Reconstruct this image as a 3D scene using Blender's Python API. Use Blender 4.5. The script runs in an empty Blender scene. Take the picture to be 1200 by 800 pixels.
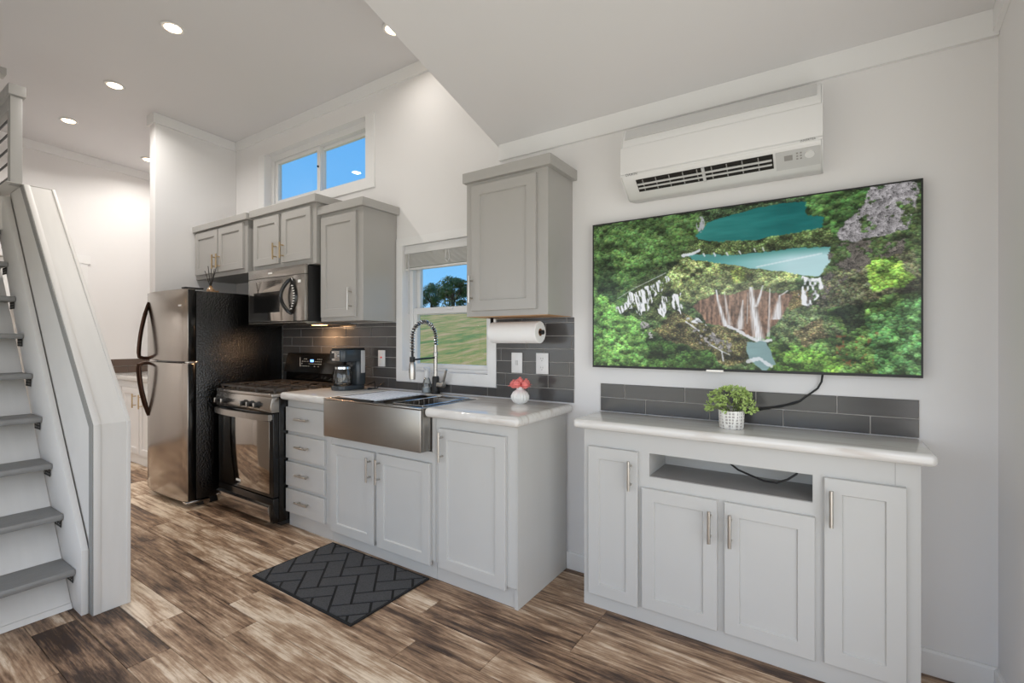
import bpy, bmesh, math, random
import numpy as np
from mathutils import Vector, Matrix
random.seed(7)
sc = bpy.context.scene
C = sc.collection
# ------------------------------------------------------------------ camera
cam_data = bpy.data.cameras.new('camera'); cam = bpy.data.objects.new('camera', cam_data); C.objects.link(cam)
cam.location = (0.0, -2.451, 1.304); cam.rotation_euler = (math.radians(90), 0, math.radians(33.45))
cam_data.sensor_width = 36.0; cam_data.lens = 36.0*557/1200; cam_data.shift_y = -2/1200
cam_data.clip_start = 0.02; cam_data.clip_end = 500
sc.camera = cam
# ------------------------------------------------------------------ view and sky
sc.view_settings.view_transform = 'Standard'; sc.view_settings.look = 'None'
sc.view_settings.gamma = 1.0; sc.view_settings.use_curve_mapping = False
sc.view_settings.exposure = 0.0
sc.cycles.use_denoising = True
sc.cycles.max_bounces = 10; sc.cycles.diffuse_bounces = 6; sc.cycles.glossy_bounces = 5
sc.cycles.transparent_max_bounces = 12; sc.cycles.sample_clamp_indirect = 6.0
world = bpy.data.worlds.new('sky'); sc.world = world; world.use_nodes = True
wn = world.node_tree; wn.nodes.clear()
w_out = wn.nodes.new('ShaderNodeOutputWorld'); w_bg = wn.nodes.new('ShaderNodeBackground')
w_tc = wn.nodes.new('ShaderNodeTexCoord'); w_sep = wn.nodes.new('ShaderNodeSeparateXYZ'); w_ramp = wn.nodes.new('ShaderNodeValToRGB')
wn.links.new(w_tc.outputs['Generated'], w_sep.inputs[0]); wn.links.new(w_sep.outputs['Z'], w_ramp.inputs[0])
w_ramp.color_ramp.elements[0].position = 0.0; w_ramp.color_ramp.elements[0].color = (0.42, 0.66, 0.90, 1)
w_ramp.color_ramp.elements[1].position = 0.45; w_ramp.color_ramp.elements[1].color = (0.10, 0.38, 0.82, 1)
e = w_ramp.color_ramp.elements.new(0.12); e.color = (0.20, 0.52, 0.90, 1)
wn.links.new(w_ramp.outputs[0], w_bg.inputs[0]); w_bg.inputs[1].default_value = 1.15
wn.links.new(w_bg.outputs[0], w_out.inputs[0])
def add_light(name, kind, loc, rot, energy, color=(1, 1, 1), **kw):
    d = bpy.data.lights.new(name, kind); d.energy = energy; d.color = color
    for k, v in kw.items(): setattr(d, k, v)
    o = bpy.data.objects.new(name, d); C.objects.link(o); o.location = loc; o.rotation_euler = rot
    return o
R90 = math.radians(90)
add_light('sun', 'SUN', (-20, 5, 30), (Vector((0.80, 0.22, -0.66))).to_track_quat('-Z', 'Y').to_euler(), 2.6, (1, .95, .86), angle=.01)
# daylight by the glazed end wall; added fill at made-up windows behind the camera
add_light('daylight_end_doors', 'AREA', (0.565, -1.74, 1.05), (0, R90, 0), 29, (1, .97, .93), shape='RECTANGLE', size=1.9, size_y=2.0)
add_light('fill_long_wall', 'AREA', (-1.64, -3.045, 1.13), (R90, 0, 0), 32, (1, .97, .93), shape='RECTANGLE', size=3.7, size_y=1.7)
# ------------------------------------------------------------------ helpers
class MB:
    def __init__(s): s.v = []; s.f = []
    def add(s, vs, fs):
        n = len(s.v); s.v += [tuple(p) for p in vs]; s.f += [tuple(i+n for i in q) for q in fs]; return s
    def box(s, x0, x1, y0, y1, z0, z1):
        if x0 > x1: x0, x1 = x1, x0
        if y0 > y1: y0, y1 = y1, y0
        if z0 > z1: z0, z1 = z1, z0
        return s.add([(x0,y0,z0),(x1,y0,z0),(x1,y1,z0),(x0,y1,z0),(x0,y0,z1),(x1,y0,z1),(x1,y1,z1),(x0,y1,z1)],
              [(0,3,2,1),(4,5,6,7),(0,1,5,4),(1,2,6,5),(2,3,7,6),(3,0,4,7)])
    def prism(s, poly, axis, lo, hi):
        n = len(poly)
        def P(a, b, c): return (c,a,b) if axis == 'x' else ((a,c,b) if axis == 'y' else (a,b,c))
        vs = [P(a,b,lo) for a,b in poly]+[P(a,b,hi) for a,b in poly]
        return s.add(vs, [tuple(range(n)), tuple(range(2*n-1, n-1, -1))]+[(i, (i+1) % n, n+(i+1) % n, n+i) for i in range(n)])
    def cyl(s, p0, p1, r0, r1=None, n=16, caps=True):
        r1 = r0 if r1 is None else r1
        p0, p1 = Vector(p0), Vector(p1); d = (p1-p0).normalized()
        a = d.orthogonal().normalized(); b = d.cross(a)
        vs = []
        for p, r in ((p0, r0), (p1, r1)):
            for i in range(n):
                t = 2*math.pi*i/n; vs.append(p+a*(r*math.cos(t))+b*(r*math.sin(t)))
        fs = [(i, (i+1) % n, n+(i+1) % n, n+i) for i in range(n)]
        if caps: fs += [tuple(range(n-1, -1, -1)), tuple(range(n, 2*n))]
        return s.add(vs, fs)
    def tube(s, pts, r, n=8, sx=1.0):
        pts = [Vector(p) for p in pts]; vs = []; fs = []; up = None
        for i, p in enumerate(pts):
            d = (pts[min(i+1, len(pts)-1)]-pts[max(i-1, 0)]).normalized()
            if up is None: up = d.orthogonal().normalized()
            up = (up-d*up.dot(d)).normalized(); b = d.cross(up)
            rr = r[i] if isinstance(r, (list, tuple)) else r
            for k in range(n):
                t = 2*math.pi*k/n; vs.append(p+up*(rr*math.cos(t))+b*(rr*sx*math.sin(t)))
        m = len(pts)
        for i in range(m-1):
            for k in range(n):
                fs.append((i*n+k, i*n+(k+1) % n, (i+1)*n+(k+1) % n, (i+1)*n+k))
        fs += [tuple(range(n-1, -1, -1)), tuple(range((m-1)*n, m*n))]
        return s.add(vs, fs)
    def lathe(s, prof, c, n=24, rib=0.0, ribs=0, axis='z'):
        vs = []; fs = []
        for r, z in prof:
            for i in range(n):
                t = 2*math.pi*i/n; rr = r*(1+rib*math.cos(ribs*t)) if ribs else r
                p = (rr*math.cos(t), rr*math.sin(t), z)
                if axis == 'x': p = (z, p[0], p[1])
                if axis == 'y': p = (p[0], z, p[1])
                vs.append((c[0]+p[0], c[1]+p[1], c[2]+p[2]))
        m = len(prof)
        for j in range(m-1):
            for i in range(n): fs.append((j*n+i, j*n+(i+1) % n, (j+1)*n+(i+1) % n, (j+1)*n+i))
        fs += [tuple(range(n-1, -1, -1)), tuple(range((m-1)*n, m*n))]
        return s.add(vs, fs)
    def ball(s, c, rx, ry=None, rz=None, n=14, m=8):
        ry = ry or rx; rz = rz or rx
        prof = [(math.sin(math.pi*(j+.03)/(m+.06)), -math.cos(math.pi*(j+.03)/(m+.06))) for j in range(m+1)]
        vs = []; fs = []
        for r, z in prof:
            for i in range(n):
                t = 2*math.pi*i/n; vs.append((c[0]+rx*r*math.cos(t), c[1]+ry*r*math.sin(t), c[2]+rz*z))
        for j in range(m):
            for i in range(n): fs.append((j*n+i, j*n+(i+1) % n, (j+1)*n+(i+1) % n, (j+1)*n+i))
        fs += [tuple(range(n-1, -1, -1)), tuple(range(m*n, (m+1)*n))]
        return s.add(vs, fs)
    def door(s, x0, x1, z0, z1, yf, th=.019, fw=.058, rec=.009, ch=.004):
        """shaker front facing -y: flat stiles and rails round a recessed panel"""
        def ring(d, y): return [(x0+d,y,z0+d),(x1-d,y,z0+d),(x1-d,y,z1-d),(x0+d,y,z1-d)]
        vs = ring(0, yf+th)+ring(0, yf+.002)+ring(.002, yf)+ring(fw, yf)+ring(fw+ch, yf+rec)
        fs = [(3,2,1,0)]
        for k in range(4):
            for i in range(4): fs.append((k*4+i, k*4+(i+1) % 4, (k+1)*4+(i+1) % 4, (k+1)*4+i))
        fs.append((16,17,18,19))
        return s.add(vs, fs)
WL = {}
def _base(o): return WL.get(o.name, Vector((0,0,0))) if o else Vector((0,0,0))
def build(name, mb, mat, parent=None, bevel=0, seg=2, smooth=True, ang=35, loc=None, recalc=True):
    """one mesh object; mb is in world coordinates and is stored about the parent's (or loc's) point"""
    base = _base(parent) if parent else (Vector(loc) if loc else Vector((0,0,0)))
    me = bpy.data.meshes.new(name); me.from_pydata([Vector(p)-base for p in mb.v], [], mb.f)
    bm = bmesh.new(); bm.from_mesh(me)
    if recalc: bmesh.ops.recalc_face_normals(bm, faces=bm.faces)
    if bevel:
        ed = [e for e in bm.edges if len(e.link_faces) == 2 and e.calc_face_angle(0) > math.radians(30)]
        bmesh.ops.bevel(bm, geom=ed, offset=bevel, segments=seg, profile=.5, affect='EDGES', clamp_overlap=True)
    bm.to_mesh(me); bm.free()
    if smooth:
        me.polygons.foreach_set('use_smooth', [True]*len(me.polygons)); me.set_sharp_from_angle(angle=math.radians(ang))
    me.materials.append(M[mat] if isinstance(mat, str) else mat)
    o = bpy.data.objects.new(name, me); C.objects.link(o)
    if parent: o.parent = parent
    else: o.location = base
    WL[o.name] = base
    return o
def tag(o, label, cat, group=None):
    o['label'] = label; o['category'] = cat
    if group: o['group'] = group
    return o
def thing(name, label, cat, loc, group=None):
    o = bpy.data.objects.new(name, None); C.objects.link(o); o.location = loc; o.empty_display_size = .1
    WL[o.name] = Vector(loc); return tag(o, label, cat, group)
def struct(name, mb, mat, **k):
    o = build(name, mb, mat, **k); o['kind'] = 'structure'; return o
def structe(name, loc=(0,0,0)):
    o = bpy.data.objects.new(name, None); C.objects.link(o); o.location = loc; WL[o.name] = Vector(loc); o['kind'] = 'structure'; return o
def B(*a): return MB().box(*a)
def text(name, body, size, loc, rot, mat, parent, depth=.0006):
    cu = bpy.data.curves.new(name, 'FONT'); cu.body = body; cu.size = size; cu.extrude = depth; cu.align_x = 'CENTER'; cu.align_y = 'CENTER'
    t = bpy.data.objects.new(name+'_curve', cu); C.objects.link(t)
    dg = bpy.context.evaluated_depsgraph_get(); me = bpy.data.meshes.new_from_object(t.evaluated_get(dg))
    bpy.data.objects.remove(t); me.materials.clear(); me.materials.append(M[mat]); me.name = name
    o = bpy.data.objects.new(name, me); C.objects.link(o); o.parent = parent
    o.location = Vector(loc)-_base(parent); o.rotation_euler = rot; return o
# ------------------------------------------------------------------ materials
M = {}
def srgb(*c):
    out = []
    for x in c:
        x /= 255; out.append(x/12.92 if x <= .04045 else ((x+.055)/1.055)**2.4)
    return tuple(out)
def nodes(name):
    m = bpy.data.materials.new(name); m.use_nodes = True; nt = m.node_tree; nt.nodes.clear()
    o = nt.nodes.new('ShaderNodeOutputMaterial'); p = nt.nodes.new('ShaderNodeBsdfPrincipled'); nt.links.new(p.outputs[0], o.inputs[0])
    M[name] = m; return m, nt, p, o
def N(nt, t, **k):
    n = nt.nodes.new(t)
    for a, v in k.items(): setattr(n, a, v)
    return n
def pm(name, rgb, rough=.5, metal=0., var=.04, vs=6., stretch=(1,1,1), bump=0., bs=60., spec=.5, coat=0., lin=False, rvar=0.):
    """principled material whose colour and relief come from noise"""
    m, nt, p, o = nodes(name)
    c = rgb if lin else srgb(*rgb)
    tc = N(nt, 'ShaderNodeTexCoord'); mp = N(nt, 'ShaderNodeMapping'); mp.inputs['Scale'].default_value = stretch
    nt.links.new(tc.outputs['Object'], mp.inputs[0])
    nz = N(nt, 'ShaderNodeTexNoise'); nz.inputs['Scale'].default_value = vs; nz.inputs['Detail'].default_value = 4
    nt.links.new(mp.outputs[0], nz.inputs['Vector'])
    mx = N(nt, 'ShaderNodeMix', data_type='RGBA')
    mx.inputs['A'].default_value = (*[max(0, x*(1-var)) for x in c], 1); mx.inputs['B'].default_value = (*[min(1, x*(1+var)) for x in c], 1)
    nt.links.new(nz.outputs['Fac'], mx.inputs['Factor']); nt.links.new(mx.outputs['Result'], p.inputs['Base Color'])
    p.inputs['Roughness'].default_value = rough; p.inputs['Metallic'].default_value = metal
    p.inputs['Specular IOR Level'].default_value = spec; p.inputs['Coat Weight'].default_value = coat
    if rvar:
        mr = N(nt, 'ShaderNodeMapRange'); mr.inputs['To Min'].default_value = max(.02, rough-rvar); mr.inputs['To Max'].default_value = rough+rvar
        nt.links.new(nz.outputs['Fac'], mr.inputs[0]); nt.links.new(mr.outputs[0], p.inputs['Roughness'])
    if bump:
        n2 = N(nt, 'ShaderNodeTexNoise'); n2.inputs['Scale'].default_value = bs; n2.inputs['Detail'].default_value = 3
        nt.links.new(mp.outputs[0], n2.inputs['Vector'])
        b = N(nt, 'ShaderNodeBump'); b.inputs['Strength'].default_value = bump; b.inputs['Distance'].default_value = .004
        nt.links.new(n2.outputs['Fac'], b.inputs['Height']); nt.links.new(b.outputs[0], p.inputs['Normal'])
    return m
def emis(name, rgb, s):
    m, nt, p, o = nodes(name); p.inputs['Base Color'].default_value = (*srgb(*rgb), 1)
    p.inputs['Emission Color'].default_value = (*srgb(*rgb), 1); p.inputs['Emission Strength'].default_value = s; return m
pm('wall_paint', (226, 225, 225), .75, var=.015, vs=2, bump=.05, bs=120)
pm('ceiling_paint', (216, 215, 216), .8, var=.015, vs=2)
pm('trim_paint', (228, 228, 228), .5, var=.01)
pm('stair_paint', (207, 204, 200), .5, var=.05, vs=9, stretch=(.4, 3, .4))
pm('cabinet_paint', (190, 189, 186), .42, var=.02, vs=4)
pm('upper_shade_rail_grey', (168, 166, 163), .42, var=.02, vs=4)  # base-unit paint darkened for the weaker light on wall cabinets; also railing grey
pm('edge_grey', (134, 133, 130), .5, var=.06, vs=9)
pm('tread_stain', (130, 129, 127), .45, var=.25, vs=14, stretch=(12, 1, 1), bump=.1)
pm('rod_black', (22, 22, 22), .4, var=.1)
pm('tile', (76, 75, 75), .17, var=.10, vs=3, stretch=(1, 1, 6), rvar=.06)
pm('grout', (176, 172, 168), .8, var=.1, vs=30)
pm('brown_tile', (92, 76, 66), .3, var=.12, vs=6)
pm('nickel', (192, 188, 182), .3, 1., var=.05, vs=30)
pm('warm_lit_nickel', (206, 184, 150), .3, 1., var=.05, vs=30)  # nickel with the warm light on these pulls put into its colour
pm('chrome', (214, 214, 214), .12, 1., var=.03)
pm('steel', (182, 178, 173), .26, 1., var=.03, vs=3, stretch=(1, 1, 6), rvar=.02)
pm('sink_steel', (162, 158, 153), .30, 1., var=.10, vs=2.5, stretch=(1, 1, 2), rvar=.05)
pm('dark_steel', (168, 161, 154), .18, 1., var=.06, vs=2.5, stretch=(4, 1, .5), rvar=.05)
pm('oven_steel', (168, 161, 154), .07, 1., var=.05, vs=2)
pm('fridge_side', (9, 9, 9), .17, var=.3, vs=200, bump=1.0, bs=75, spec=.7)
pm('appliance_black', (14, 14, 14), .16, var=.2, vs=5)
pm('matte_black', (24, 24, 25), .5, var=.15)
pm('bronze', (70, 52, 44), .28, 1., var=.15, vs=12)
pm('cast_iron', (62, 58, 55), .38, var=.2, vs=40, bump=.2)
pm('plastic_white', (222, 222, 222), .38, var=.01)
pm('plastic_grey', (196, 196, 196), .4, var=.02)
pm('dark_gap', (26, 24, 22), .6, var=.1)
pm('coffee_body', (56, 62, 67), .25, var=.08, vs=3)
pm('mark_white', (235, 235, 235), .5, var=.01)
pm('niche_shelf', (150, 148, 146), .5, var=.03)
pm('paper', (240, 240, 240), .9, var=.015, vs=40, bump=.25, bs=160)
pm('cardboard', (150, 112, 80), .8, var=.1)
pm('wood_under', (190, 150, 110), .6, var=.15, vs=8, stretch=(1, 8, 1))
pm('ceramic', (236, 236, 234), .25, var=.01)
pm('petal', (232, 132, 128), .55, var=.18, vs=40)
pm('leaf_pale', (166, 190, 110), .5, var=.35, vs=60)
pm('stem', (96, 110, 60), .6, var=.2)
pm('reed', (34, 28, 24), .6, var=.1)
pm('amber', (150, 118, 84), .15, var=.1)
pm('mat_base', (20, 20, 21), .95, var=.3, vs=300)
pm('mat_pile', (64, 64, 66), .95, var=.6, vs=170, bump=1.0, bs=190)
pm('blind', (226, 225, 222), .6, var=.05)
pm('soap', (205, 210, 214), .2, var=.02)
pm('bark', (74, 60, 48), .9, var=.3, vs=12, bump=.5)
pm('tree_leaf', (66, 92, 44), .6, var=.6, vs=1.2)
pm('plinth', (60, 60, 60), .7)
pm('rubber', (35, 35, 36), .8)
emis('lamp_warm', (255, 222, 178), 14.0)
emis('hood_lamp', (255, 190, 120), 12.0)
emis('display_blue', (120, 170, 255), 2.2)
emis('display_mark', (225, 225, 220), .22)
emis('switch_red', (210, 40, 40), .4)
# clear glass: mostly see-through, with a mirror part that grows at grazing angles
def glass(name, tint=(1, 1, 1), refl=1.0):
    m, nt, p, o = nodes(name); nt.nodes.remove(p)
    t = N(nt, 'ShaderNodeBsdfTransparent'); t.inputs[0].default_value = (*tint, 1)
    g = N(nt, 'ShaderNodeBsdfGlossy'); g.inputs['Roughness'].default_value = .01
    fr = N(nt, 'ShaderNodeFresnel'); fr.inputs[0].default_value = 1.45
    ml = N(nt, 'ShaderNodeMath', operation='MULTIPLY'); ml.inputs[1].default_value = refl
    gb = N(nt, 'ShaderNodeNewGeometry'); sb = N(nt, 'ShaderNodeMath', operation='SUBTRACT'); sb.inputs[0].default_value = refl
    nt.links.new(gb.outputs['Backfacing'], sb.inputs[1]); mz = N(nt, 'ShaderNodeMath', operation='MAXIMUM'); mz.inputs[1].default_value = 0.0; nt.links.new(sb.outputs[0], mz.inputs[0]); nt.links.new(mz.outputs[0], ml.inputs[1])
    mx = N(nt, 'ShaderNodeMixShader'); nt.links.new(fr.outputs[0], ml.inputs[0]); nt.links.new(ml.outputs[0], mx.inputs[0])
    nt.links.new(t.outputs[0], mx.inputs[1]); nt.links.new(g.outputs[0], mx.inputs[2]); nt.links.new(mx.outputs[0], o.inputs[0])
glass('window_glass', (.99, .99, .99), .8)
glass('jar_glass', (.86, .88, .88), 2.6)
# stone-look laminate
m, nt, p, o = nodes('counter')
tc = N(nt, 'ShaderNodeTexCoord'); mp = N(nt, 'ShaderNodeMapping'); mp.inputs['Scale'].default_value = (.7, 9, 4); nt.links.new(tc.outputs['Object'], mp.inputs[0])
n1 = N(nt, 'ShaderNodeTexNoise'); n1.inputs['Scale'].default_value = 4; n1.inputs['Detail'].default_value = 8; n1.inputs['Distortion'].default_value = 1.2; nt.links.new(mp.outputs[0], n1.inputs['Vector'])
r1 = N(nt, 'ShaderNodeValToRGB'); cr = r1.color_ramp
cr.elements[0].position = .30; cr.elements[0].color = (*srgb(196, 188, 181), 1); cr.elements[1].position = .66; cr.elements[1].color = (*srgb(219, 217, 214), 1)
e = cr.elements.new(.44); e.color = (*srgb(211, 208, 204), 1)
nt.links.new(n1.outputs['Fac'], r1.inputs[0]); nt.links.new(r1.outputs[0], p.inputs['Base Color'])
p.inputs['Roughness'].default_value = .13; p.inputs['Specular IOR Level'].default_value = .75
# rustic plank: tone of each board from its object colour, streaks and worn patches from noise
m, nt, p, o = nodes('plank')
ge = N(nt, 'ShaderNodeNewGeometry'); oi = N(nt, 'ShaderNodeObjectInfo')
ml = N(nt, 'ShaderNodeMath', operation='MULTIPLY'); ml.inputs[1].default_value = 57.0; nt.links.new(oi.outputs['Random'], ml.inputs[0])
ad = N(nt, 'ShaderNodeVectorMath', operation='ADD'); nt.links.new(ge.outputs['Position'], ad.inputs[0]); nt.links.new(ml.outputs[0], ad.inputs[1])
def mapped(scale):
    mp = N(nt, 'ShaderNodeMapping'); mp.inputs['Scale'].default_value = scale; nt.links.new(ad.outputs[0], mp.inputs[0]); return mp
def noise(mp, s, d, dist=0.):
    n = N(nt, 'ShaderNodeTexNoise'); n.inputs['Scale'].default_value = s; n.inputs['Detail'].default_value = d; n.inputs['Distortion'].default_value = dist; n.inputs['Roughness'].default_value = .68
    nt.links.new(mp.outputs[0], n.inputs['Vector']); return n
g1 = noise(mapped((.55, 13, 1)), 2.6, 9, .08)      # long streaks
g2 = noise(mapped((1.3, 6, 1)), 2.2, 10, .15)      # worn patches
g3 = noise(mapped((1.5, 38, 1)), 3.0, 6, .1)       # fine grain
def madd(a, k, b):
    n = N(nt, 'ShaderNodeMath', operation='MULTIPLY_ADD'); nt.links.new(a, n.inputs[0]); n.inputs[1].default_value = k
    if isinstance(b, (int, float)): n.inputs[2].default_value = b
    else: nt.links.new(b, n.inputs[2])
    return n.outputs[0]
sc_ = N(nt, 'ShaderNodeSeparateColor'); nt.links.new(oi.outputs['Color'], sc_.inputs[0])
f = madd(g1.outputs['Fac'], 1.2, madd(g2.outputs['Fac'], 1.85, madd(g3.outputs['Fac'], 1.0, madd(sc_.outputs[0], .95, -2.01))))
rp = N(nt, 'ShaderNodeValToRGB'); cr = rp.color_ramp
cr.elements[0].position = .06; cr.elements[0].color = (*srgb(56, 41, 33), 1)
cr.elements[1].position = 1.0; cr.elements[1].color = (*srgb(226, 208, 186), 1)
for pos, c in ((.26, (102, 79, 62)), (.46, (146, 118, 94)), (.62, (174, 147, 121)), (.80, (208, 188, 165))):
    e = cr.elements.new(pos); e.color = (*srgb(*c), 1)
nt.links.new(f, rp.inputs[0])
nt.links.new(rp.outputs[0], p.inputs['Base Color']); p.inputs['Roughness'].default_value = .42; p.inputs['Specular IOR Level'].default_value = .4
b = N(nt, 'ShaderNodeBump'); b.inputs['Strength'].default_value = .15; b.inputs['Distance'].default_value = .003
nt.links.new(g3.outputs['Fac'], b.inputs['Height']); nt.links.new(b.outputs[0], p.inputs['Normal'])
# lawn
m, nt, p, o = nodes('lawn')
tc = N(nt, 'ShaderNodeTexCoord'); mp = N(nt, 'ShaderNodeMapping'); mp.inputs['Scale'].default_value = (.9, .34, 1); nt.links.new(tc.outputs['Object'], mp.inputs[0])
n1 = N(nt, 'ShaderNodeTexNoise'); n1.inputs['Scale'].default_value = 1.1; n1.inputs['Detail'].default_value = 9; n1.inputs['Roughness'].default_value = .7; nt.links.new(mp.outputs[0], n1.inputs['Vector'])
rp = N(nt, 'ShaderNodeValToRGB'); cr = rp.color_ramp
cr.elements[0].position = .30; cr.elements[0].color = (*srgb(88, 112, 40), 1); cr.elements[1].position = .60; cr.elements[1].color = (*srgb(206, 160, 104), 1)
for pos, c in ((.42, (122, 136, 52)), (.50, (172, 150, 70))): e = cr.elements.new(pos); e.color = (*srgb(*c), 1)
nt.links.new(n1.outputs['Fac'], rp.inputs[0]); nt.links.new(rp.outputs[0], p.inputs['Base Color']); p.inputs['Roughness'].default_value = .9
# patterned pot: pale lozenges on grey
m, nt, p, o = nodes('pot_print')
tc = N(nt, 'ShaderNodeTexCoord'); vo = N(nt, 'ShaderNodeTexVoronoi', feature='DISTANCE_TO_EDGE'); vo.inputs['Scale'].default_value = 75; vo.inputs['Randomness'].default_value = .15
nt.links.new(tc.outputs['Object'], vo.inputs['Vector'])
rp = N(nt, 'ShaderNodeValToRGB'); rp.color_ramp.interpolation = 'CONSTANT'; rp.color_ramp.elements[0].color = (*srgb(232, 230, 226), 1); rp.color_ramp.elements[1].position = .16; rp.color_ramp.elements[1].color = (*srgb(168, 164, 160), 1)
nt.links.new(vo.outputs['Distance'], rp.inputs[0]); nt.links.new(rp.outputs[0], p.inputs['Base Color']); p.inputs['Roughness'].default_value = .6
# bead-patterned drying mat
m, nt, p, o = nodes('drying_mat')
tc = N(nt, 'ShaderNodeTexCoord'); vo = N(nt, 'ShaderNodeTexVoronoi'); vo.inputs['Scale'].default_value = 70; nt.links.new(tc.outputs['Object'], vo.inputs['Vector'])
rp = N(nt, 'ShaderNodeValToRGB'); rp.color_ramp.elements[0].color = (*srgb(244, 246, 250), 1); rp.color_ramp.elements[1].position = .8; rp.color_ramp.elements[1].color = (*srgb(190, 198, 210), 1)
nt.links.new(vo.outputs['Distance'], rp.inputs[0]); nt.links.new(rp.outputs[0], p.inputs['Base Color']); p.inputs['Roughness'].default_value = .5
# television picture: colours stored on the screen mesh
m, nt, p, o = nodes('screen')
at = N(nt, 'ShaderNodeAttribute', attribute_name='picture')
p.inputs['Base Color'].default_value = (.006, .006, .006, 1); p.inputs['Roughness'].default_value = .18; p.inputs['Specular IOR Level'].default_value = .25
nt.links.new(at.outputs['Color'], p.inputs['Emission Color']); p.inputs['Emission Strength'].default_value = .95
# ------------------------------------------------------------------ the room shell
XW, XE, YS = -6.70, 0.53, -3.0           # end walls and long wall behind the camera
XV = -1.70                               # where the vaulted living ceiling begins
def zk(y): return 3.27-.045*y            # kitchen ceiling height
def zv(y): return 2.515-.29*y            # vaulted ceiling height
W1 = (-4.40, -2.97, 2.55, 3.04); W2 = (-2.565, -1.796, 1.08, 1.985)
mb = MB(); T = .14
mb.box(XW-.14, W1[0], 0, T, 0, 3.40); mb.box(W1[0], W1[1], 0, T, 0, W1[2]); mb.box(W1[0], W1[1], 0, T, W1[3], 3.40)
mb.box(W1[1], W2[0], 0, T, 0, 3.40); mb.box(W2[0], W2[1], 0, T, 0, W2[2]); mb.box(W2[0], W2[1], 0, T, W2[3], 3.40)
mb.box(W2[1], XV, 0, T, 0, 3.40); mb.box(XV, XE+.14, 0, T, 0, 2.70)
wall_n = struct('wall_north', mb, 'wall_paint', smooth=False)
D1 = (-1.66, -.76, 2.12)                 # doorway in the west wall
mb = MB(); mb.box(XW-.14, XW, D1[1], 0, 0, 3.45); mb.box(XW-.14, XW, YS, D1[0], 0, 3.45); mb.box(XW-.14, XW, D1[0], D1[1], D1[2], 3.45)
struct('wall_west', mb, 'wall_paint', smooth=False)
G = (-2.72, -.76, 2.08)                  # glazed doors in the east wall
mb = MB(); mb.box(XE, XE+.14, G[1], 0, 0, 2.80); mb.box(XE, XE+.14, YS, G[0], 0, 3.45)
mb.prism([(G[0], G[2]), (G[1], G[2]), (G[1], 2.80), (G[0], 3.40)], 'x', XE, XE+.14)
struct('wall_east', mb, 'wall_paint', smooth=False)
SW = (-3.55, .26, .24, 2.05)  # unseen window opening, made wide and tall to let in more fill light
mb = MB(); mb.box(XW-.14, SW[0], YS-.14, YS, 0, 3.5); mb.box(SW[0], SW[1], YS-.14, YS, 0, SW[2]); mb.box(SW[0], SW[1], YS-.14, YS, SW[3], 3.5); mb.box(SW[1], XE+.14, YS-.14, YS, 0, 3.5)
struct('wall_south', mb, 'wall_paint', smooth=False)
mb = B(-5.045, -4.93, -.69, -.001, 0, 3.29)
wall_p = struct('wall_partition', mb, 'wall_paint', smooth=False)
mb = MB().prism([(0.14, zk(.14)), (YS-.14, zk(YS-.14)), (YS-.14, 3.62), (.14, 3.62)], 'x', XW-.14, XV-.02)
struct('ceiling', mb, 'ceiling_paint', smooth=False)
mb = MB().prism([(0.14, zv(.14)), (YS-.14, zv(YS-.14)), (YS-.14, zv(YS-.14)+.1), (.14, zv(.14)+.1)], 'x', XV-.02, XE+.14)
struct('ceiling_vault', mb, 'ceiling_paint', smooth=False)
mb = MB().prism([(0.0, zv(0)+.1), (-2.75, zv(-2.75)+.1), (-2.75, 3.62), (0, 3.62)], 'x', XV-.02, XV+.02)
struct('wall_dormer', mb, 'wall_paint', smooth=False)
# floor: substrate with every board a part of it
fl = struct('floor', B(XW-.14, XE+.14, YS-.14, .14, -.12, -.006), 'plinth', smooth=False)
rows = []
y = -1.72
while y > YS-.1: y -= .152
pal = [.30, .42, .52, .60, .40, .72, .48, .34, .56, .66]
known = {-1.72: -2.315, -1.568: -2.57, -1.416: -2.20, -1.264: -2.458, -1.112: -2.705, -.96: -3.58, -.808: -1.61, -.656: -.895, -.504: -2.10}
tone = {(-1.72, 0): .62, (-1.72, -1): .26, (-1.568, -1): .86, (-1.568, 0): .60, (-1.416, -1): .42, (-1.416, 0): .56, (-1.264, -1): .40, (-1.264, 0): .72, (-1.112, -1): .62, (-1.112, 0): .50,
        (-.96, -1): .78, (-.96, 0): .55, (-.96, 1): .42, (-.808, 0): .28, (-.808, -1): .58, (-.808, 1): .52, (-.656, 0): .42, (-.656, -1): .36, (-1.872, 0): .22, (-1.872, 1): .55, (-2.024, 0): .5}
PL = 1.22
while y < 0:
    yk = round(y, 3); y1 = min(y+.152, 0.0)
    off = known.get(yk, -2.1-.41*(int(round((y+4)/.152)) % 3))
    k0 = math.floor((XW-off)/PL); x = off+k0*PL; k = k0
    while x < XE:
        xa, xb = max(x, XW), min(x+PL, XE)
        if xb-xa > .01:
            me_box = B(xa+.0010, xb-.0010, max(y, YS)+.0010, y1-.0010, -.0058, 0)
            pl = build('plank', me_box, 'plank', parent=fl, bevel=.0012, seg=1, smooth=False)
            t = tone.get((yk, k), random.choice(pal)+random.uniform(-.05, .05)); pl.color = (t, t, t, 1)
        x += PL; k += 1
    y += .152
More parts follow.
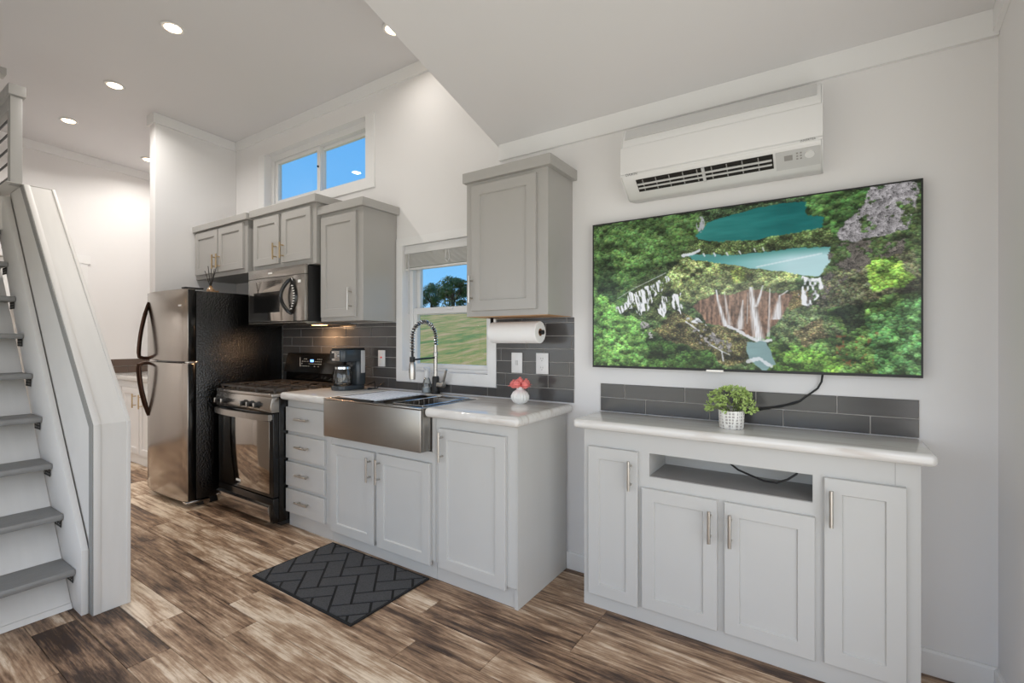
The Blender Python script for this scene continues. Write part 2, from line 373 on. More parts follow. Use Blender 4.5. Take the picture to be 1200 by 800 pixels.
# backsplash: grout bed with every tile proud of it
tile_cache = {}
def tile(parent, x0, x1, z0, z1, yf=-.0085, th=.005, mat='tile'):
    w, h = round(x1-x0, 4), round(z1-z0, 4)
    if w < .012 or h < .006: return
    if (w, h, mat) not in tile_cache:
        o = build('tile', B(-w/2, w/2, 0, th, -h/2, h/2), mat, bevel=.0012, seg=1, smooth=False, loc=(0, 0, 0)); tile_cache[(w, h, mat)] = o.data
    else:
        o = bpy.data.objects.new('tile', tile_cache[(w, h, mat)]); C.objects.link(o)
    o.parent = parent; o.location = Vector(((x0+x1)/2, yf, (z0+z1)/2))-_base(parent)
mb = MB(); mb.box(-4.098, -2.631, -.0045, -.0003, .945, 1.432); mb.box(-2.631, -1.728, -.0045, -.0003, .945, 1.000); mb.box(-1.728, -1.193, -.0045, -.0003, .945, 1.432)
bs = build('backsplash', mb, 'grout', parent=wall_n, smooth=False)
zr = .946; r = 0; g = .0042; P_ = .305
while zr < 1.43:
    zt = min(zr+.0725, 1.431)
    for (ax, bx, top) in ((-4.098, -2.633, 1.432), (-2.633, -1.730, 1.000), (-1.730, -1.193, 1.432)):
        z1 = min(zt, top)
        if z1-zr < .008: continue
        x = -1.193-P_*((0, .55, .1, .65, .05, .6, .15)[r % 7])-P_*12
        # neighbouring areas share the row's joints
        while x < bx:
            a, b_ = max(x+g/2, ax), min(x+P_-g/2, bx)
            if b_-a > .012: tile(bs, a, b_, zr, z1)
            x += P_
    zr += .0765; r += 1
mb = B(-1.033, .307, -.0045, -.0003, .918, 1.066)
bs2 = build('backsplash', mb, 'grout', parent=wall_n, smooth=False)
for z0, z1, js in ((.9935, 1.065, (-1.033, -.896, -.585, -.269, .039, .307)), (.918, .9892, (-1.033, -.783, -.470, -.160, .152, .307))):
    for a, b_ in zip(js, js[1:]): tile(bs2, a+.0024, b_-.0024, z0, z1)
# crown boards
def trim(i, mb, mat='trim_paint', **k): return struct('trim_%d' % i, mb, mat, smooth=False, **k)
trim(1, MB().prism([(-.0005, zk(0)-.088), (-.018, zk(0)-.088), (-.018, zk(0)+.0003), (-.0005, zk(0)-.0005)], 'x', -4.929, XV-.021))
trim(2, MB().prism([(-.0005, 2.421), (-.020, 2.421), (-.020, 2.520), (-.0005, 2.514)], 'x', XV-.005, XE-.001))
trim(3, MB().prism([(-.021, zv(-.021)-.088), (YS, zv(YS)-.088), (YS, zv(YS)-.001), (-.021, zv(-.021)-.001)], 'x', XE-.018, XE-.0005))
trim(4, MB().prism([(-.019, zk(0)-.088), (-.708, zk(-.69)-.088), (-.708, zk(-.69)-.001), (-.019, zk(0)-.001)], 'x', -4.9295, -4.912))
trim(5, B(-5.063, -4.930, -.708, -.6905, zk(-.69)-.088, zk(-.69)-.001))
trim(6, MB().prism([(-.001, zk(0)-.088), (YS, zk(YS)-.088), (YS, zk(YS)-.001), (-.001, zk(0)-.001)], 'x', XW+.0005, XW+.018))
# baseboards
def bbx(x0, x1): return MB().prism([(-.0005, .0005), (-.014, .0005), (-.014, .088), (-.009, .097), (-.0005, .097)], 'x', x0, x1)
struct('baseboard_north', bbx(-1.236, XE-.001).add(bbx(-5.9, -5.05).v, bbx(-5.9, -5.05).f), 'trim_paint', smooth=False)
struct('baseboard_east', MB().prism([(XE-.0005, .0005), (XE-.014, .0005), (XE-.014, .088), (XE-.009, .097), (XE-.0005, .097)], 'y', G[1]+.06, -.015), 'trim_paint', smooth=False)
struct('baseboard_south', B(-4.2, XE-.02, YS+.0005, YS+.014, .0005, .097), 'trim_paint', smooth=False)
struct('baseboard_west', B(XW+.0005, XW+.014, -.68, -.48, .0005, .097), 'trim_paint', smooth=False)
# ------------------------------------------------------------------ windows and doors
w = structe('window_1', (-3.685, 0, W1[2]))
x0, x1, z0, z1 = W1
mb = MB(); mb.box(x0-.10, x0, -.012, -.0005, z0-.08, z1+.0); mb.box(x1, x1+.10, -.012, -.0005, z0-.08, z1); mb.box(x0, x1, -.012, -.0005, z0-.08, z0)
build('casing', mb, 'trim_paint', w, smooth=False)
mb = MB(); o_ = .0005
mb.box(x0+o_, x0+.05, .055, .135, z0+o_, z1-o_); mb.box(x1-.05, x1-o_, .055, .135, z0+o_, z1-o_); mb.box(x0+.05, x1-.05, .055, .135, z0+o_, z0+.035); mb.box(x0+.05, x1-.05, .055, .135, z1-.055, z1-o_)
build('frame', mb, 'plastic_white', w, bevel=.002, smooth=False)
for a, b_, yy in ((x0+.051, -3.655, .068), (-3.70, x1-.051, .100)):
    mb = MB(); s = .045
    mb.box(a, a+s, yy, yy+.03, z0+.036, z1-.056); mb.box(b_-s, b_, yy, yy+.03, z0+.036, z1-.056); mb.box(a+s, b_-s, yy, yy+.03, z0+.036, z0+.062); mb.box(a+s, b_-s, yy, yy+.03, z1-.086, z1-.056)
    sh = build('sash', mb, 'plastic_white', w, bevel=.002, smooth=False)
    build('pane', B(a+s-.004, b_-s+.004, yy+.012, yy+.016, z0+.058, z1-.082), 'window_glass', sh, smooth=False)
build('latch', B(-3.682, -3.674, .055, .0675, 2.80, 2.815), 'matte_black', w)
w = structe('window_2', (-2.18, 0, W2[2]))
x0, x1, z0, z1 = W2
mb = MB(); mb.box(x0-.062, x0, -.013, -.0005, z0-.075, z1+.055); mb.box(x1, x1+.064, -.013, -.0005, z0-.075, z1+.055); mb.box(x0, x1, -.013, -.0005, z0-.075, z0); mb.box(x0, x1, -.013, -.0005, z1, z1+.055)
build('casing', mb, 'trim_paint', w, smooth=False)
mb = MB()
mb.box(x0+o_, x0+.035, .06, .135, z0+o_, z1-o_); mb.box(x1-.035, x1-o_, .06, .135, z0+o_, z1-o_); mb.box(x0+.035, x1-.035, .06, .135, z0+o_, z0+.022); mb.box(x0+.035, x1-.035, .06, .135, z1-.03, z1-o_)
build('frame', mb, 'plastic_white', w, bevel=.002, smooth=False)
for (za, zb, yy) in ((z0+.023, 1.535, .066), (1.485, z1-.031, .100)):
    mb = MB(); s = .032; a, b_ = x0+.036, x1-.036
    mb.box(a, a+s, yy, yy+.03, za, zb); mb.box(b_-s, b_, yy, yy+.03, za, zb); mb.box(a+s, b_-s, yy, yy+.03, za, za+.03); mb.box(a+s, b_-s, yy, yy+.03, zb-.045, zb)
    sh = build('sash', mb, 'plastic_white', w, bevel=.002, smooth=False)
    build('pane', B(a+s-.004, b_-s+.004, yy+.012, yy+.016, za+.026, zb-.041), 'window_glass', sh, smooth=False)
build('sash_lock', B(-2.21, -2.15, .058, .0655, 1.515, 1.532), 'plastic_white', w, bevel=.002)
# raised blind in the kitchen window
bl = thing('window_blind', 'raised pale slatted blind bunched at the top of the sink window', 'blind', (-2.18, .03, 1.84))
build('headrail', B(x0+.003, x1-.003, .008, .052, 1.925, 1.983), 'plastic_white', bl, bevel=.003)
for k in range(14):
    zz = 1.920-k*.0068
    build('slat', MB().prism([(.010, zz), (.030, zz+.002), (.050, zz), (.050, zz-.0028), (.030, zz-.0012), (.010, zz-.0028)], 'x', x0+.006, x1-.006), 'blind', bl, smooth=False)
build('bottom_rail', B(x0+.006, x1-.006, .014, .046, 1.808, 1.823), 'plastic_white', bl, bevel=.003)
build('wand', MB().cyl((-2.515, .004, 1.915), (-2.517, .004, 1.49), .004, n=8), 'plastic_grey', bl)
build('cord_loop', MB().tube([(-2.16, .008, 1.92), (-2.17, .006, 1.86), (-2.15, .005, 1.835), (-2.13, .006, 1.86), (-2.14, .008, 1.92)], .0025, 6), 'plastic_white', bl)
# west doorway
d = structe('door_1', (XW, -1.21, 0))
mb = MB(); mb.box(XW+.0005, XW+.016, D1[1], D1[1]+.075, .001, D1[2]+.005); mb.box(XW+.0005, XW+.016, D1[0]-.075, D1[0], .001, D1[2]+.005); mb.box(XW+.0005, XW+.020, D1[0]-.10, D1[1]+.10, D1[2]+.005, D1[2]+.095)
build('casing', mb, 'trim_paint', d, smooth=False)
lf = build('leaf', MB().box(XW-.06, XW-.02, D1[0]+.004, D1[1]-.004, .01, D1[2]-.004), 'trim_paint', d, bevel=.003)
build('handle', MB().cyl((XW-.019, -.84, 1.0), (XW+.05, -.84, 1.0), .012).cyl((XW+.045, -.84, 1.0), (XW+.045, -.95, 1.0), .009), 'nickel', lf)
# glazed east doors and an added south window sized for fill light (behind the camera, seen in reflections)
d = structe('door_2', (XE, -1.74, 0))
mid = (G[0]+G[1])/2
for a, b_ in ((G[0]+.01, mid-.002), (mid+.002, G[1]-.01)):
    mb = MB(); s = .10
    mb.box(XE+.05, XE+.09, a, a+s, .01, G[2]-.01); mb.box(XE+.05, XE+.09, b_-s, b_, .01, G[2]-.01); mb.box(XE+.05, XE+.09, a+s, b_-s, .01, .2); mb.box(XE+.05, XE+.09, a+s, b_-s, G[2]-.12, G[2]-.01)
    lf = build('leaf', mb, 'trim_paint', d, smooth=False); build('pane', B(XE+.066, XE+.072, a+s-.005, b_-s+.005, .195, G[2]-.115), 'window_glass', lf, smooth=False)
mb = MB(); mb.box(XE-.016, XE-.0005, G[1], G[1]+.058, .001, G[2]+.06); mb.box(XE-.016, XE-.0005, G[0]-.06, G[0], .001, G[2]+.06); mb.box(XE-.016, XE-.0005, G[0], G[1], G[2], G[2]+.06)
build('casing', mb, 'trim_paint', d, smooth=False)
w = structe('fill_window', (-1.64, YS, SW[2]))
n_ = 4; wd = (SW[1]-SW[0])/n_
for k in range(n_):
    a, b_ = SW[0]+k*wd+.004, SW[0]+(k+1)*wd-.004; mb = MB(); s = .05
    mb.box(a, a+s, YS-.10, YS-.06, SW[2]+.004, SW[3]-.004); mb.box(b_-s, b_, YS-.10, YS-.06, SW[2]+.004, SW[3]-.004); mb.box(a+s, b_-s, YS-.10, YS-.06, SW[2]+.004, SW[2]+.06); mb.box(a+s, b_-s, YS-.10, YS-.06, SW[3]-.06, SW[3]-.004)
    sh = build('sash', mb, 'plastic_white', w, smooth=False); build('pane', B(a+s-.004, b_-s+.004, YS-.084, YS-.078, SW[2]+.056, SW[3]-.056), 'window_glass', sh, smooth=False)
mb = MB(); mb.box(SW[0]-.07, SW[0], YS+.0005, YS+.014, SW[2]-.07, SW[3]+.07); mb.box(SW[1], SW[1]+.07, YS+.0005, YS+.014, SW[2]-.07, SW[3]+.07); mb.box(SW[0], SW[1], YS+.0005, YS+.014, SW[2]-.07, SW[2]); mb.box(SW[0], SW[1], YS+.0005, YS+.014, SW[3], SW[3]+.07)
build('casing', mb, 'trim_paint', w, smooth=False)
# ------------------------------------------------------------------ recessed ceiling lights
def can_light(x, y, label, power=11, z=None):
    z = zk(y)-.001 if z is None else z
    t = thing('recessed_light', label, 'ceiling light', (x, y, z), 'recessed kitchen ceiling lights')
    mb = MB().lathe([(.048, -.002), (.050, -.006), (.062, -.007), (.066, -.003), (.066, 0), (.048, 0)], (x, y, z), 28)
    build('trim_ring', MB().lathe([(.067, 0.0), (.067, -.003), (.060, -.008), (.050, -.006)], (x, y, z), 28), 'plastic_white', t)
    build('lens', MB().lathe([(.049, -.0045), (.044, -.0085), (.02, -.0095)], (x, y, z), 28), 'lamp_warm', t)
    l = add_light('bulb', 'AREA', (x, y, z-.015), (0, 0, 0), power, (1, .955, .90), shape='DISK', size=.10, spread=math.radians(150)); l.parent = t; l.location = (0, 0, -.015)
    return t
can_light(-3.518, -1.098, 'largest bright recessed ceiling light above the kitchen aisle')
can_light(-4.69, -1.048, 'middle one of the row of three recessed ceiling lights')
can_light(-5.80, -1.054, 'recessed ceiling light nearest the far wall of the row of three')
can_light(-2.304, -.340, 'recessed light half hidden by the edge of the vaulted ceiling', 2)
can_light(-6.20, -.30, 'small recessed light peeking past the end of the partition wall', 7)
can_light(-5.3, -2.35, 'added unseen fill light under the loft beside the stair', 9, 2.0185)  # this and the next are added out of view to brighten the refrigerator's reflection
can_light(-6.2, -2.35, 'added unseen fill light under the loft by the far wall', 9, 2.0185)
# ------------------------------------------------------------------ stairs, guard and loft
RX, RZ = .1845, .2275
st = thing('loft_stairs', 'steep painted ladder stair with grey treads rising to the loft', 'stairs', (-3.3, -2.0, 0))
yr, yl = -1.7015, -2.36
def stringer(ya, yb):
    fx = -2.93
    return MB().prism([(fx, .001), (fx, .306), (fx-1.49, 2.235), (fx-1.49-.30, 2.235), (-3.14, .001)], 'y', ya, yb)
build('stringer', stringer(-1.7005, -1.6735), 'stair_paint', st, bevel=.002)
build('stringer', stringer(yl-.026, yl-.0005), 'stair_paint', st, bevel=.002)
k = .81
build('back_panel', MB().prism([(-3.055, .002), (-3.055-k*2.2, 2.202), (-3.075-k*2.2, 2.202), (-3.075, .002)], 'y', yl+.001, yr-.001), 'stair_paint', st, smooth=False)
for i in range(9):
    zt = .203+RZ*i; xf = -3.008-RX*i; xb = -3.055-k*(zt-.03)-.002
    build('tread', MB().prism([(xf, zt-.030), (xf+.004, zt-.015), (xf, zt), (xb-.02, zt), (xb+.004, zt-.030)], 'y', yl+.001, yr-.001), 'tread_stain', st, bevel=.003)
    if i < 9:
        xm = xf-.06
        br = MB()
        br.box(xm-.075, xm+.03, yr-.003, yr-.0015, zt-.075, zt-.031)
        bk = build('bracket', br, 'dark_gap', st, smooth=False)
        ho = MB()
        for a in range(4):
            for b_ in range(2): ho.cyl((xm-.06+a*.025, yr-.0036, zt-.046-b_*.016), (xm-.06+a*.025, yr-.0030, zt-.046-b_*.016), .0045, n=8)
        build('screw', ho, 'nickel', bk)
        build('riser_seam', B(xb-.004-k*.0, xb+.002, yl+.001, yr-.001, zt-.036, zt-.031), 'stair_paint', st, smooth=False)
build('foot_board', MB().prism([(-3.048, .002), (-3.066, .024), (-3.07, .024), (-3.054, .002)], 'y', yl+.001, yr-.001), 'stair_paint', st, smooth=False)
# boxed guard wall beside the stair
gx = -2.883
def guard(g0, y0, y1): return MB().prism([(g0, .001), (g0, .900), (g0-1.235, 2.258), (-4.45, 2.258), (-4.45, .001)], 'y', y0, y1)
gw = struct('wall_stair_guard', guard(gx-.004, -1.6665, -1.5265), 'stair_paint', smooth=False)
def strip(y0, y1, d=0): return MB().prism([(gx, .001), (gx, .902+d), (gx-1.235, 2.262), (gx-1.26, 2.262), (gx-.006, .88), (gx-.006, .001)], 'y', y0, y1)
build('corner_strip', strip(-1.668, -1.640), 'stair_paint', gw, bevel=.0015)
build('corner_strip', strip(-1.540, -1.524), 'stair_paint', gw, bevel=.0015)
build('edge_strip', MB().prism([(gx-.002, .001), (gx-.002, .900), (gx-1.235, 2.2565), (gx-1.300, 2.2565), (gx-.052, .885), (gx-.052, .001)], 'y', -1.6720, -1.6682), 'edge_grey', gw, smooth=False)  # thin darker grey strip along the guard's stair-side edge
# loft platform and railing
lf = struct('floor_loft', B(XW+.001, -4.46, YS+.001, -1.674, 2.02, 2.235), 'stair_paint', smooth=False)
rl = thing('loft_railing', 'grey painted loft railing with thin black horizontal rods', 'railing', (-4.3, -1.69, 2.262))
build('post', B(-4.23, -4.16, -1.718, -1.664, 2.262, 2.804), 'upper_shade_rail_grey', rl, bevel=.003)
build('cap', B(-4.25, -4.145, -1.728, -1.650, 2.8045, 2.870), 'upper_shade_rail_grey', rl, bevel=.003)
build('top_rail', B(-6.3, -4.251, -1.728, -1.660, 2.8045, 2.868), 'upper_shade_rail_grey', rl, bevel=.003)
build('under_rail', B(-6.3, -4.231, -1.712, -1.682, 2.735, 2.8040), 'upper_shade_rail_grey', rl, bevel=.002)
build('post', B(-4.57, -4.50, -1.758, -1.729, 2.262, 3.040), 'upper_shade_rail_grey', rl, bevel=.003)
build('cap', B(-4.585, -4.485, -1.775, -1.676, 3.0405, 3.085), 'upper_shade_rail_grey', rl, bevel=.003)
build('base_plate', B(-4.62, -4.13, -1.74, -1.53, 2.2622, 2.2645), 'stair_paint', rl)
for zz in (2.330, 2.424, 2.514, 2.608, 2.698):
    build('rod', MB().cyl((-6.1, -1.695, zz), (-4.231, -1.695, zz), .0065, n=10), 'rod_black', rl)
# ------------------------------------------------------------------ cabinets
def vpull(parent, x, z0, z1, yf, mat='nickel', r=.0068):
    m = MB(); y = yf-.032
    m.cyl((x, y, z0), (x, y, z1), r, n=12); d = (z1-z0)*.18
    for z in (z0+d, z1-d): m.cyl((x, y, z), (x, yf+.001, z), r*.75, n=10)
    build('handle', m, mat, parent)
def hpull(parent, x0, x1, z, yf, mat='nickel', r=.0062):
    m = MB(); y = yf-.030
    m.cyl((x0, y, z), (x1, y, z), r, n=12); d = (x1-x0)*.18
    for x in (x0+d, x1-d): m.cyl((x, y, z), (x, yf+.001, z), r*.75, n=10)
    build('handle', m, mat, parent)
FY = -.528; DY = -.548      # face frame and door fronts of the base units
def base_unit(name, label, x0, x1, end=False):
    t = thing(name, label, 'cabinet', ((x0+x1)/2, -.27, 0))
    build('body', B(x0+.0006, x1-.0006, FY, -.0165, .10, .8895), 'cabinet_paint', t, bevel=.001, smooth=False)
    build('toe_kick', B(x0+.0006, x1-.0006-(.003 if end else 0), FY+.012, -.05, .001, .0995), 'cabinet_paint', t, smooth=False)
    return t
t = base_unit('drawer_cabinet', 'grey base cabinet of four stacked drawers beside the gas range', -3.160, -2.668)
for z0, z1 in ((.672, .836), (.482, .646), (.292, .456), (.108, .268)):
    d = build('drawer', MB().door(-3.155, -2.722, z0, z1, DY, fw=.012, rec=-.0001, ch=.0005), 'cabinet_paint', t, smooth=False)
    hpull(d, -3.01, -2.87, (z0+z1)/2+.01, DY)
t = base_unit('sink_cabinet', 'grey double-door base cabinet under the steel apron sink', -2.667, -1.765)
# lower the sink unit's body so that the apron sink sits in it
bd = [c for c in t.children if c.name.startswith('body')][0]
for v in bd.data.vertices:
    if v.co.z > .5: v.co.z = .692
mb = MB(); mb.box(-2.666, -2.643, FY, -.0165, .6925, .8895); mb.box(-1.791, -1.7656, FY, -.0165, .6925, .8895); mb.box(-2.643, -1.791, -.10, -.0165, .6925, .8895)
build('side_rails', mb, 'cabinet_paint', t, smooth=False)
for a, b_, hx in ((-2.652, -2.246, -2.272), (-2.218, -1.794, -2.190)):
    d = build('door', MB().door(a, b_, .078, .632, DY), 'cabinet_paint', t, smooth=False); vpull(d, hx, .46, .605, DY)
t = base_unit('end_cabinet', 'tall single-door grey base cabinet at the open end of the counter', -1.764, -1.2405, True)
build('end_panel', MB().prism([(FY+.008, .001), (FY-.002, .10), (FY-.002, .8895), (-.0165, .8895), (-.0165, .001)], 'x', -1.2405, -1.2365), 'cabinet_paint', t, smooth=False)
build('corner_strip', B(-1.256, -1.2368, FY+.0005, FY+.0115, .001, .0985), 'cabinet_paint', t, smooth=False)
d = build('door', MB().door(-1.730, -1.299, .085, .832, DY), 'cabinet_paint', t, smooth=False); vpull(d, -1.700, .66, .815, DY)
def upper(name, label, x0, x1, yf, z0, z1, zc0, zc1, crown_over=.032, doors=()):
    t = thing(name, label, 'wall cabinet', ((x0+x1)/2, yf/2, z0))
    build('body', B(x0, x1, yf, -.0015, z0, z1), 'upper_shade_rail_grey', t, bevel=.001, smooth=False)
    build('crown', MB().prism([(x0-crown_over*.3 if x0 > -4.9 else x0, zc0), (x1+crown_over, zc0), (x1+crown_over, zc1), (x0-crown_over*.3 if x0 > -4.9 else x0, zc1)], 'y', yf-crown_over, -.0015), 'upper_shade_rail_grey', t, bevel=.002, smooth=False)
    for a, b_, c, e_, hx, hm in doors:
        d = build('door', MB().door(a, b_, c, e_, yf-.019), 'upper_shade_rail_grey', t, smooth=False)
        vpull(d, hx, c+.03 if z0 > 1.7 else c+.045, c+.155 if z0 > 1.7 else c+.20, yf-.019, hm)
    return t
upper('wall_cabinet', 'short double-door wall cabinet hung above the refrigerator', -4.928, -4.012, -.365, 1.862, 2.300, 2.299, 2.352,
      doors=((-4.905, -4.487, 1.90, 2.285, -4.515, 'warm_lit_nickel'), (-4.470, -4.060, 1.90, 2.285, -4.442, 'warm_lit_nickel')))
upper('wall_cabinet', 'short double-door wall cabinet hung above the microwave', -3.960, -3.103, -.345, 1.862, 2.306, 2.305, 2.362,
      doors=((-3.930, -3.560, 1.90, 2.285, -3.588, 'warm_lit_nickel'), (-3.520, -3.150, 1.90, 2.285, -3.492, 'warm_lit_nickel')))
tB = upper('wall_cabinet', 'tall single-door wall cabinet between the microwave and the sink window', -3.100, -2.634, -.306, 1.437, 2.216, 2.215, 2.272, .030,
      doors=((-3.080, -2.690, 1.465, 2.190, -2.735, 'nickel'),))
tR = upper('wall_cabinet', 'tall single-door wall cabinet hung above the paper towel roll', -1.745, -1.2055, -.287, 1.437, 2.206, 2.205, 2.262, .030,
      doors=((-1.698, -1.270, 1.468, 2.185, -1.703+.012, 'nickel'),))
build('underside', B(-1.74, -1.21, -.283, -.012, 1.4345, 1.4368), 'wood_under', tR, smooth=False)
# ------------------------------------------------------------------ kitchen worktop
CT0, CT1 = .8905, .941; CF = -.592
prof = [(-3.163, CF), (-2.640, CF), (-2.640, -.118), (-1.795, -.118), (-1.795, CF), (-1.196, CF), (-1.196, -.012), (-3.163, -.012)]
ct = build('kitchen_countertop', MB().prism(prof, 'z', CT0, CT1), 'counter', bevel=.021, seg=6, loc=(-2.2, -.3, CT0), ang=60)
tag(ct, 'pale stone-look kitchen countertop with rounded edge around the sink', 'countertop')
# ------------------------------------------------------------------ console under the television
KF = -.286; KD = -.305
t = thing('media_console', 'long grey media cabinet with four doors and an open niche under the television', 'cabinet', (-.36, -.15, 0))
X0, X1 = -1.001, .276
mb = MB()
mb.box(X0, X1, KF, -.0155, .001, .064)
mb.box(X0, -.676, KF, -.0155, .064, .8715); mb.box(-.043, X1, KF, -.0155, .064, .8715)
mb.box(-.676, -.043, KF, -.0155, .064, .676); mb.box(-.676, -.043, KF, -.0155, .784, .8715); mb.box(-.676, -.043, -.028, -.0155, .676, .784)
build('body', mb, 'cabinet_paint', t, smooth=False)
build('niche_shelf', B(-.6755, -.0435, KF+.001, -.0285, .6762, .680), 'niche_shelf', t, smooth=False)
for a, b_, c, e_, hx, top in ((-.972, -.725, .068, .786, -.757, .745), (-.706, -.383, .076, .626, -.410, .585), (-.355, -.035, .078, .626, -.330, .585), (-.006, .236, .084, .784, .016, .745)):
    d = build('door', MB().door(a, b_, c, e_, KD, fw=.056), 'cabinet_paint', t, smooth=False); vpull(d, hx, top-.135, top, KD, r=.0072)
build('seam_strip', B(.205, .2065, KF-.0008, KF, .786, .871), 'niche_shelf', t, smooth=False)
kt = build('console_countertop', B(-1.040, .316, -.338, -.012, .8725, .9165), 'counter', bevel=.018, seg=6, loc=(-.36, -.17, .8725), ang=60)
tag(kt, 'pale stone-look top of the long media cabinet', 'countertop')
# ------------------------------------------------------------------ vanity beyond the partition
t = thing('vanity_cabinet', 'white base cabinet glimpsed between stair and refrigerator', 'cabinet', (-5.9, -.23, 0))
build('body', B(-6.685, -5.10, -.465, -.003, .09, .868), 'trim_paint', t, smooth=False)
build('toe_kick', B(-6.685, -5.10, -.45, -.003, .001, .0895), 'trim_paint', t, smooth=False)
for z0, z1 in ((.62, .80), (.36, .60), (.12, .34)):
    build('drawer', MB().door(-6.66, -6.405, z0, z1, -.485, fw=.03), 'trim_paint', t, smooth=False)
d = build('door', MB().door(-6.355, -5.91, .12, .80, -.485, fw=.06), 'trim_paint', t, smooth=False); vpull(d, -5.985, .60, .745, -.485, 'warm_lit_nickel')
d = build('door', MB().door(-5.89, -5.45, .12, .80, -.485, fw=.06), 'trim_paint', t, smooth=False); vpull(d, -5.82, .60, .745, -.485, 'warm_lit_nickel')
vt = build('vanity_countertop', B(-6.685, -5.08, -.505, -.003, .869, .925), 'counter', bevel=.015, seg=3, loc=(-5.9, -.25, .869))
tag(vt, 'pale countertop glimpsed behind the stair, against the far wall', 'countertop')
bw = bpy.data.objects['wall_west']
g = build('backsplash', B(XW+.0003, XW+.006, -.50, -.003, .927, 1.085), 'grout', bw, smooth=False)
for z0, z1, js in ((.929, 1.003, (-.50, -.33, -.02)), (1.008, 1.084, (-.50, -.46, -.16, -.003))):
    for a, b_ in zip(js, js[1:]): build('tile', B(XW+.005, XW+.011, a+.001, b_-.001, z0, z1), 'brown_tile', g, bevel=.001, seg=1, smooth=False)
# ------------------------------------------------------------------ refrigerator
t = thing('refrigerator', 'black stainless top-freezer refrigerator with bowed bronze handles', 'refrigerator', (-4.475, -.42, 0))
FX0, FX1 = -4.852, -4.100
build('case', B(FX0+.012, FX1, -.715, -.012, .055, 1.688), 'fridge_side', t, bevel=.006)
build('base_grille', B(FX0+.03, FX1-.02, -.69, -.10, .004, .054), 'matte_black', t)
def fdoor(z0, z1):
    p = [(FX0, -.722), (FX0, -.770)]
    for k in range(13):
        u = k/12; p.append((FX0+(FX1-FX0)*u*.998+.001, -.775-.028*math.sin(math.pi*u)**.6))
    p += [(FX1, -.770), (FX1, -.722)]
    return MB().prism(p, 'z', z0, z1)
for nm, z0, z1 in (('freezer_door', 1.136, 1.700), ('fridge_door', .052, 1.122)):
    d = build(nm, fdoor(z0, z1), 'dark_steel', t, bevel=.004)
    build('door_edge', B(FX1+.0002, FX1+.004, -.772, -.722, z0+.006, z1-.006), 'appliance_black', d, bevel=.001)
    build('gasket', B(FX0+.02, FX1-.012, -.7215, -.7155, z0+.01, z1-.01), 'rubber', d)
    up = nm == 'freezer_door'; hx = FX0+.055; yb = -.785
    zc, ze = (1.150, 1.620) if up else (1.108, .665)
    pts = [(hx, yb+.006, zc), (hx, yb-.035, zc), (hx, yb-.066, zc+(.012 if up else -.012))]
    for k in range(1, 15):
        u = k/14; pts.append((hx, yb-.070*math.cos(u*math.pi/2)**.85+.004*u, zc+(ze-zc)*(.03+.97*u)))
    build('handle', MB().tube(pts, [.011, .011]+[.0125]*12+[.011]*3, 10, 1.5), 'bronze', d)
build('hinge', MB().box(FX1-.05, FX1+.006, -.775, -.70, 1.1225, 1.1355), 'chrome', t, bevel=.002)
build('hinge', MB().box(FX1-.07, FX1-.002, -.79, -.66, 1.7005, 1.712), 'matte_black', t, bevel=.003)
ft = build('hinge', MB().box(FX1-.06, FX1+.004, -.785, -.62, .036, .0510), 'chrome', t, bevel=.002)
build('roller', MB().cyl((FX1-.035, -.635, .0245), (FX1-.010, -.635, .0245), .024, n=16), 'chrome', t)
build('badge', B(FX1-.115, FX1-.07, -.794, -.790, 1.565, 1.578), 'mark_white', t)
# reed diffuser on top
t = thing('reed_diffuser', 'small amber bottle of dark scent reeds standing on the refrigerator', 'diffuser', (-4.235, -.55, 1.6885))
c = (-4.235, -.55, 1.6886)
build('bottle', MB().lathe([(.026, 0), (.028, .008), (.028, .030), (.016, .042), (.012, .050), (.012, .060), (.009, .060)], c, 20), 'amber', t)
for dx, dy, h in ((-.10, .0, .17), (-.055, .03, .19), (.0, -.02, .20), (.05, .02, .19), (.085, -.01, .17), (-.02, .05, .19)):
    build('reed', MB().cyl((c[0], c[1], c[2]+.045), (c[0]+dx, c[1]+dy, c[2]+h+.02), .0028, n=6), 'reed', t)
build('tray', MB().box(c[0]+.03, c[0]+.10, c[1]-.05, c[1]+.02, c[2]+.0002, c[2]+.014), 'amber', t, bevel=.004)
# ------------------------------------------------------------------ gas range
t = thing('gas_range', 'black and steel gas range with oven door, knobs and cast iron grates', 'range', (-3.55, -.32, 0))
GX0, GX1 = -3.938, -3.172
build('body', B(GX0, GX1, -.585, -.015, .035, .905), 'appliance_black', t, bevel=.003)
mb = MB()
for xx in (GX0+.05, GX1-.05):
    for yy in (-.54, -.06): mb.cyl((xx, yy, .0005), (xx, yy, .0345), .018, n=12)
build('feet', mb, 'matte_black', t)
build('base_skirt', B(GX0+.01, GX1-.001, -.57, -.02, .008, .0345), 'matte_black', t)
build('cooktop', B(GX0-.004, GX1+.002, -.640, -.075, .9055, .930), 'steel', t, bevel=.005, seg=3)
for i, (bx, by) in enumerate(((-3.78, -.48), (-3.78, -.20), (-3.555, -.34), (-3.33, -.48), (-3.33, -.20))):
    bu = build('burner', MB().lathe([(.050, .9302), (.050, .938), (.034, .940), (.034, .949), (.0, .950)][:4]+[(.002, .950)], (bx, by, 0), 20), 'cast_iron', t)
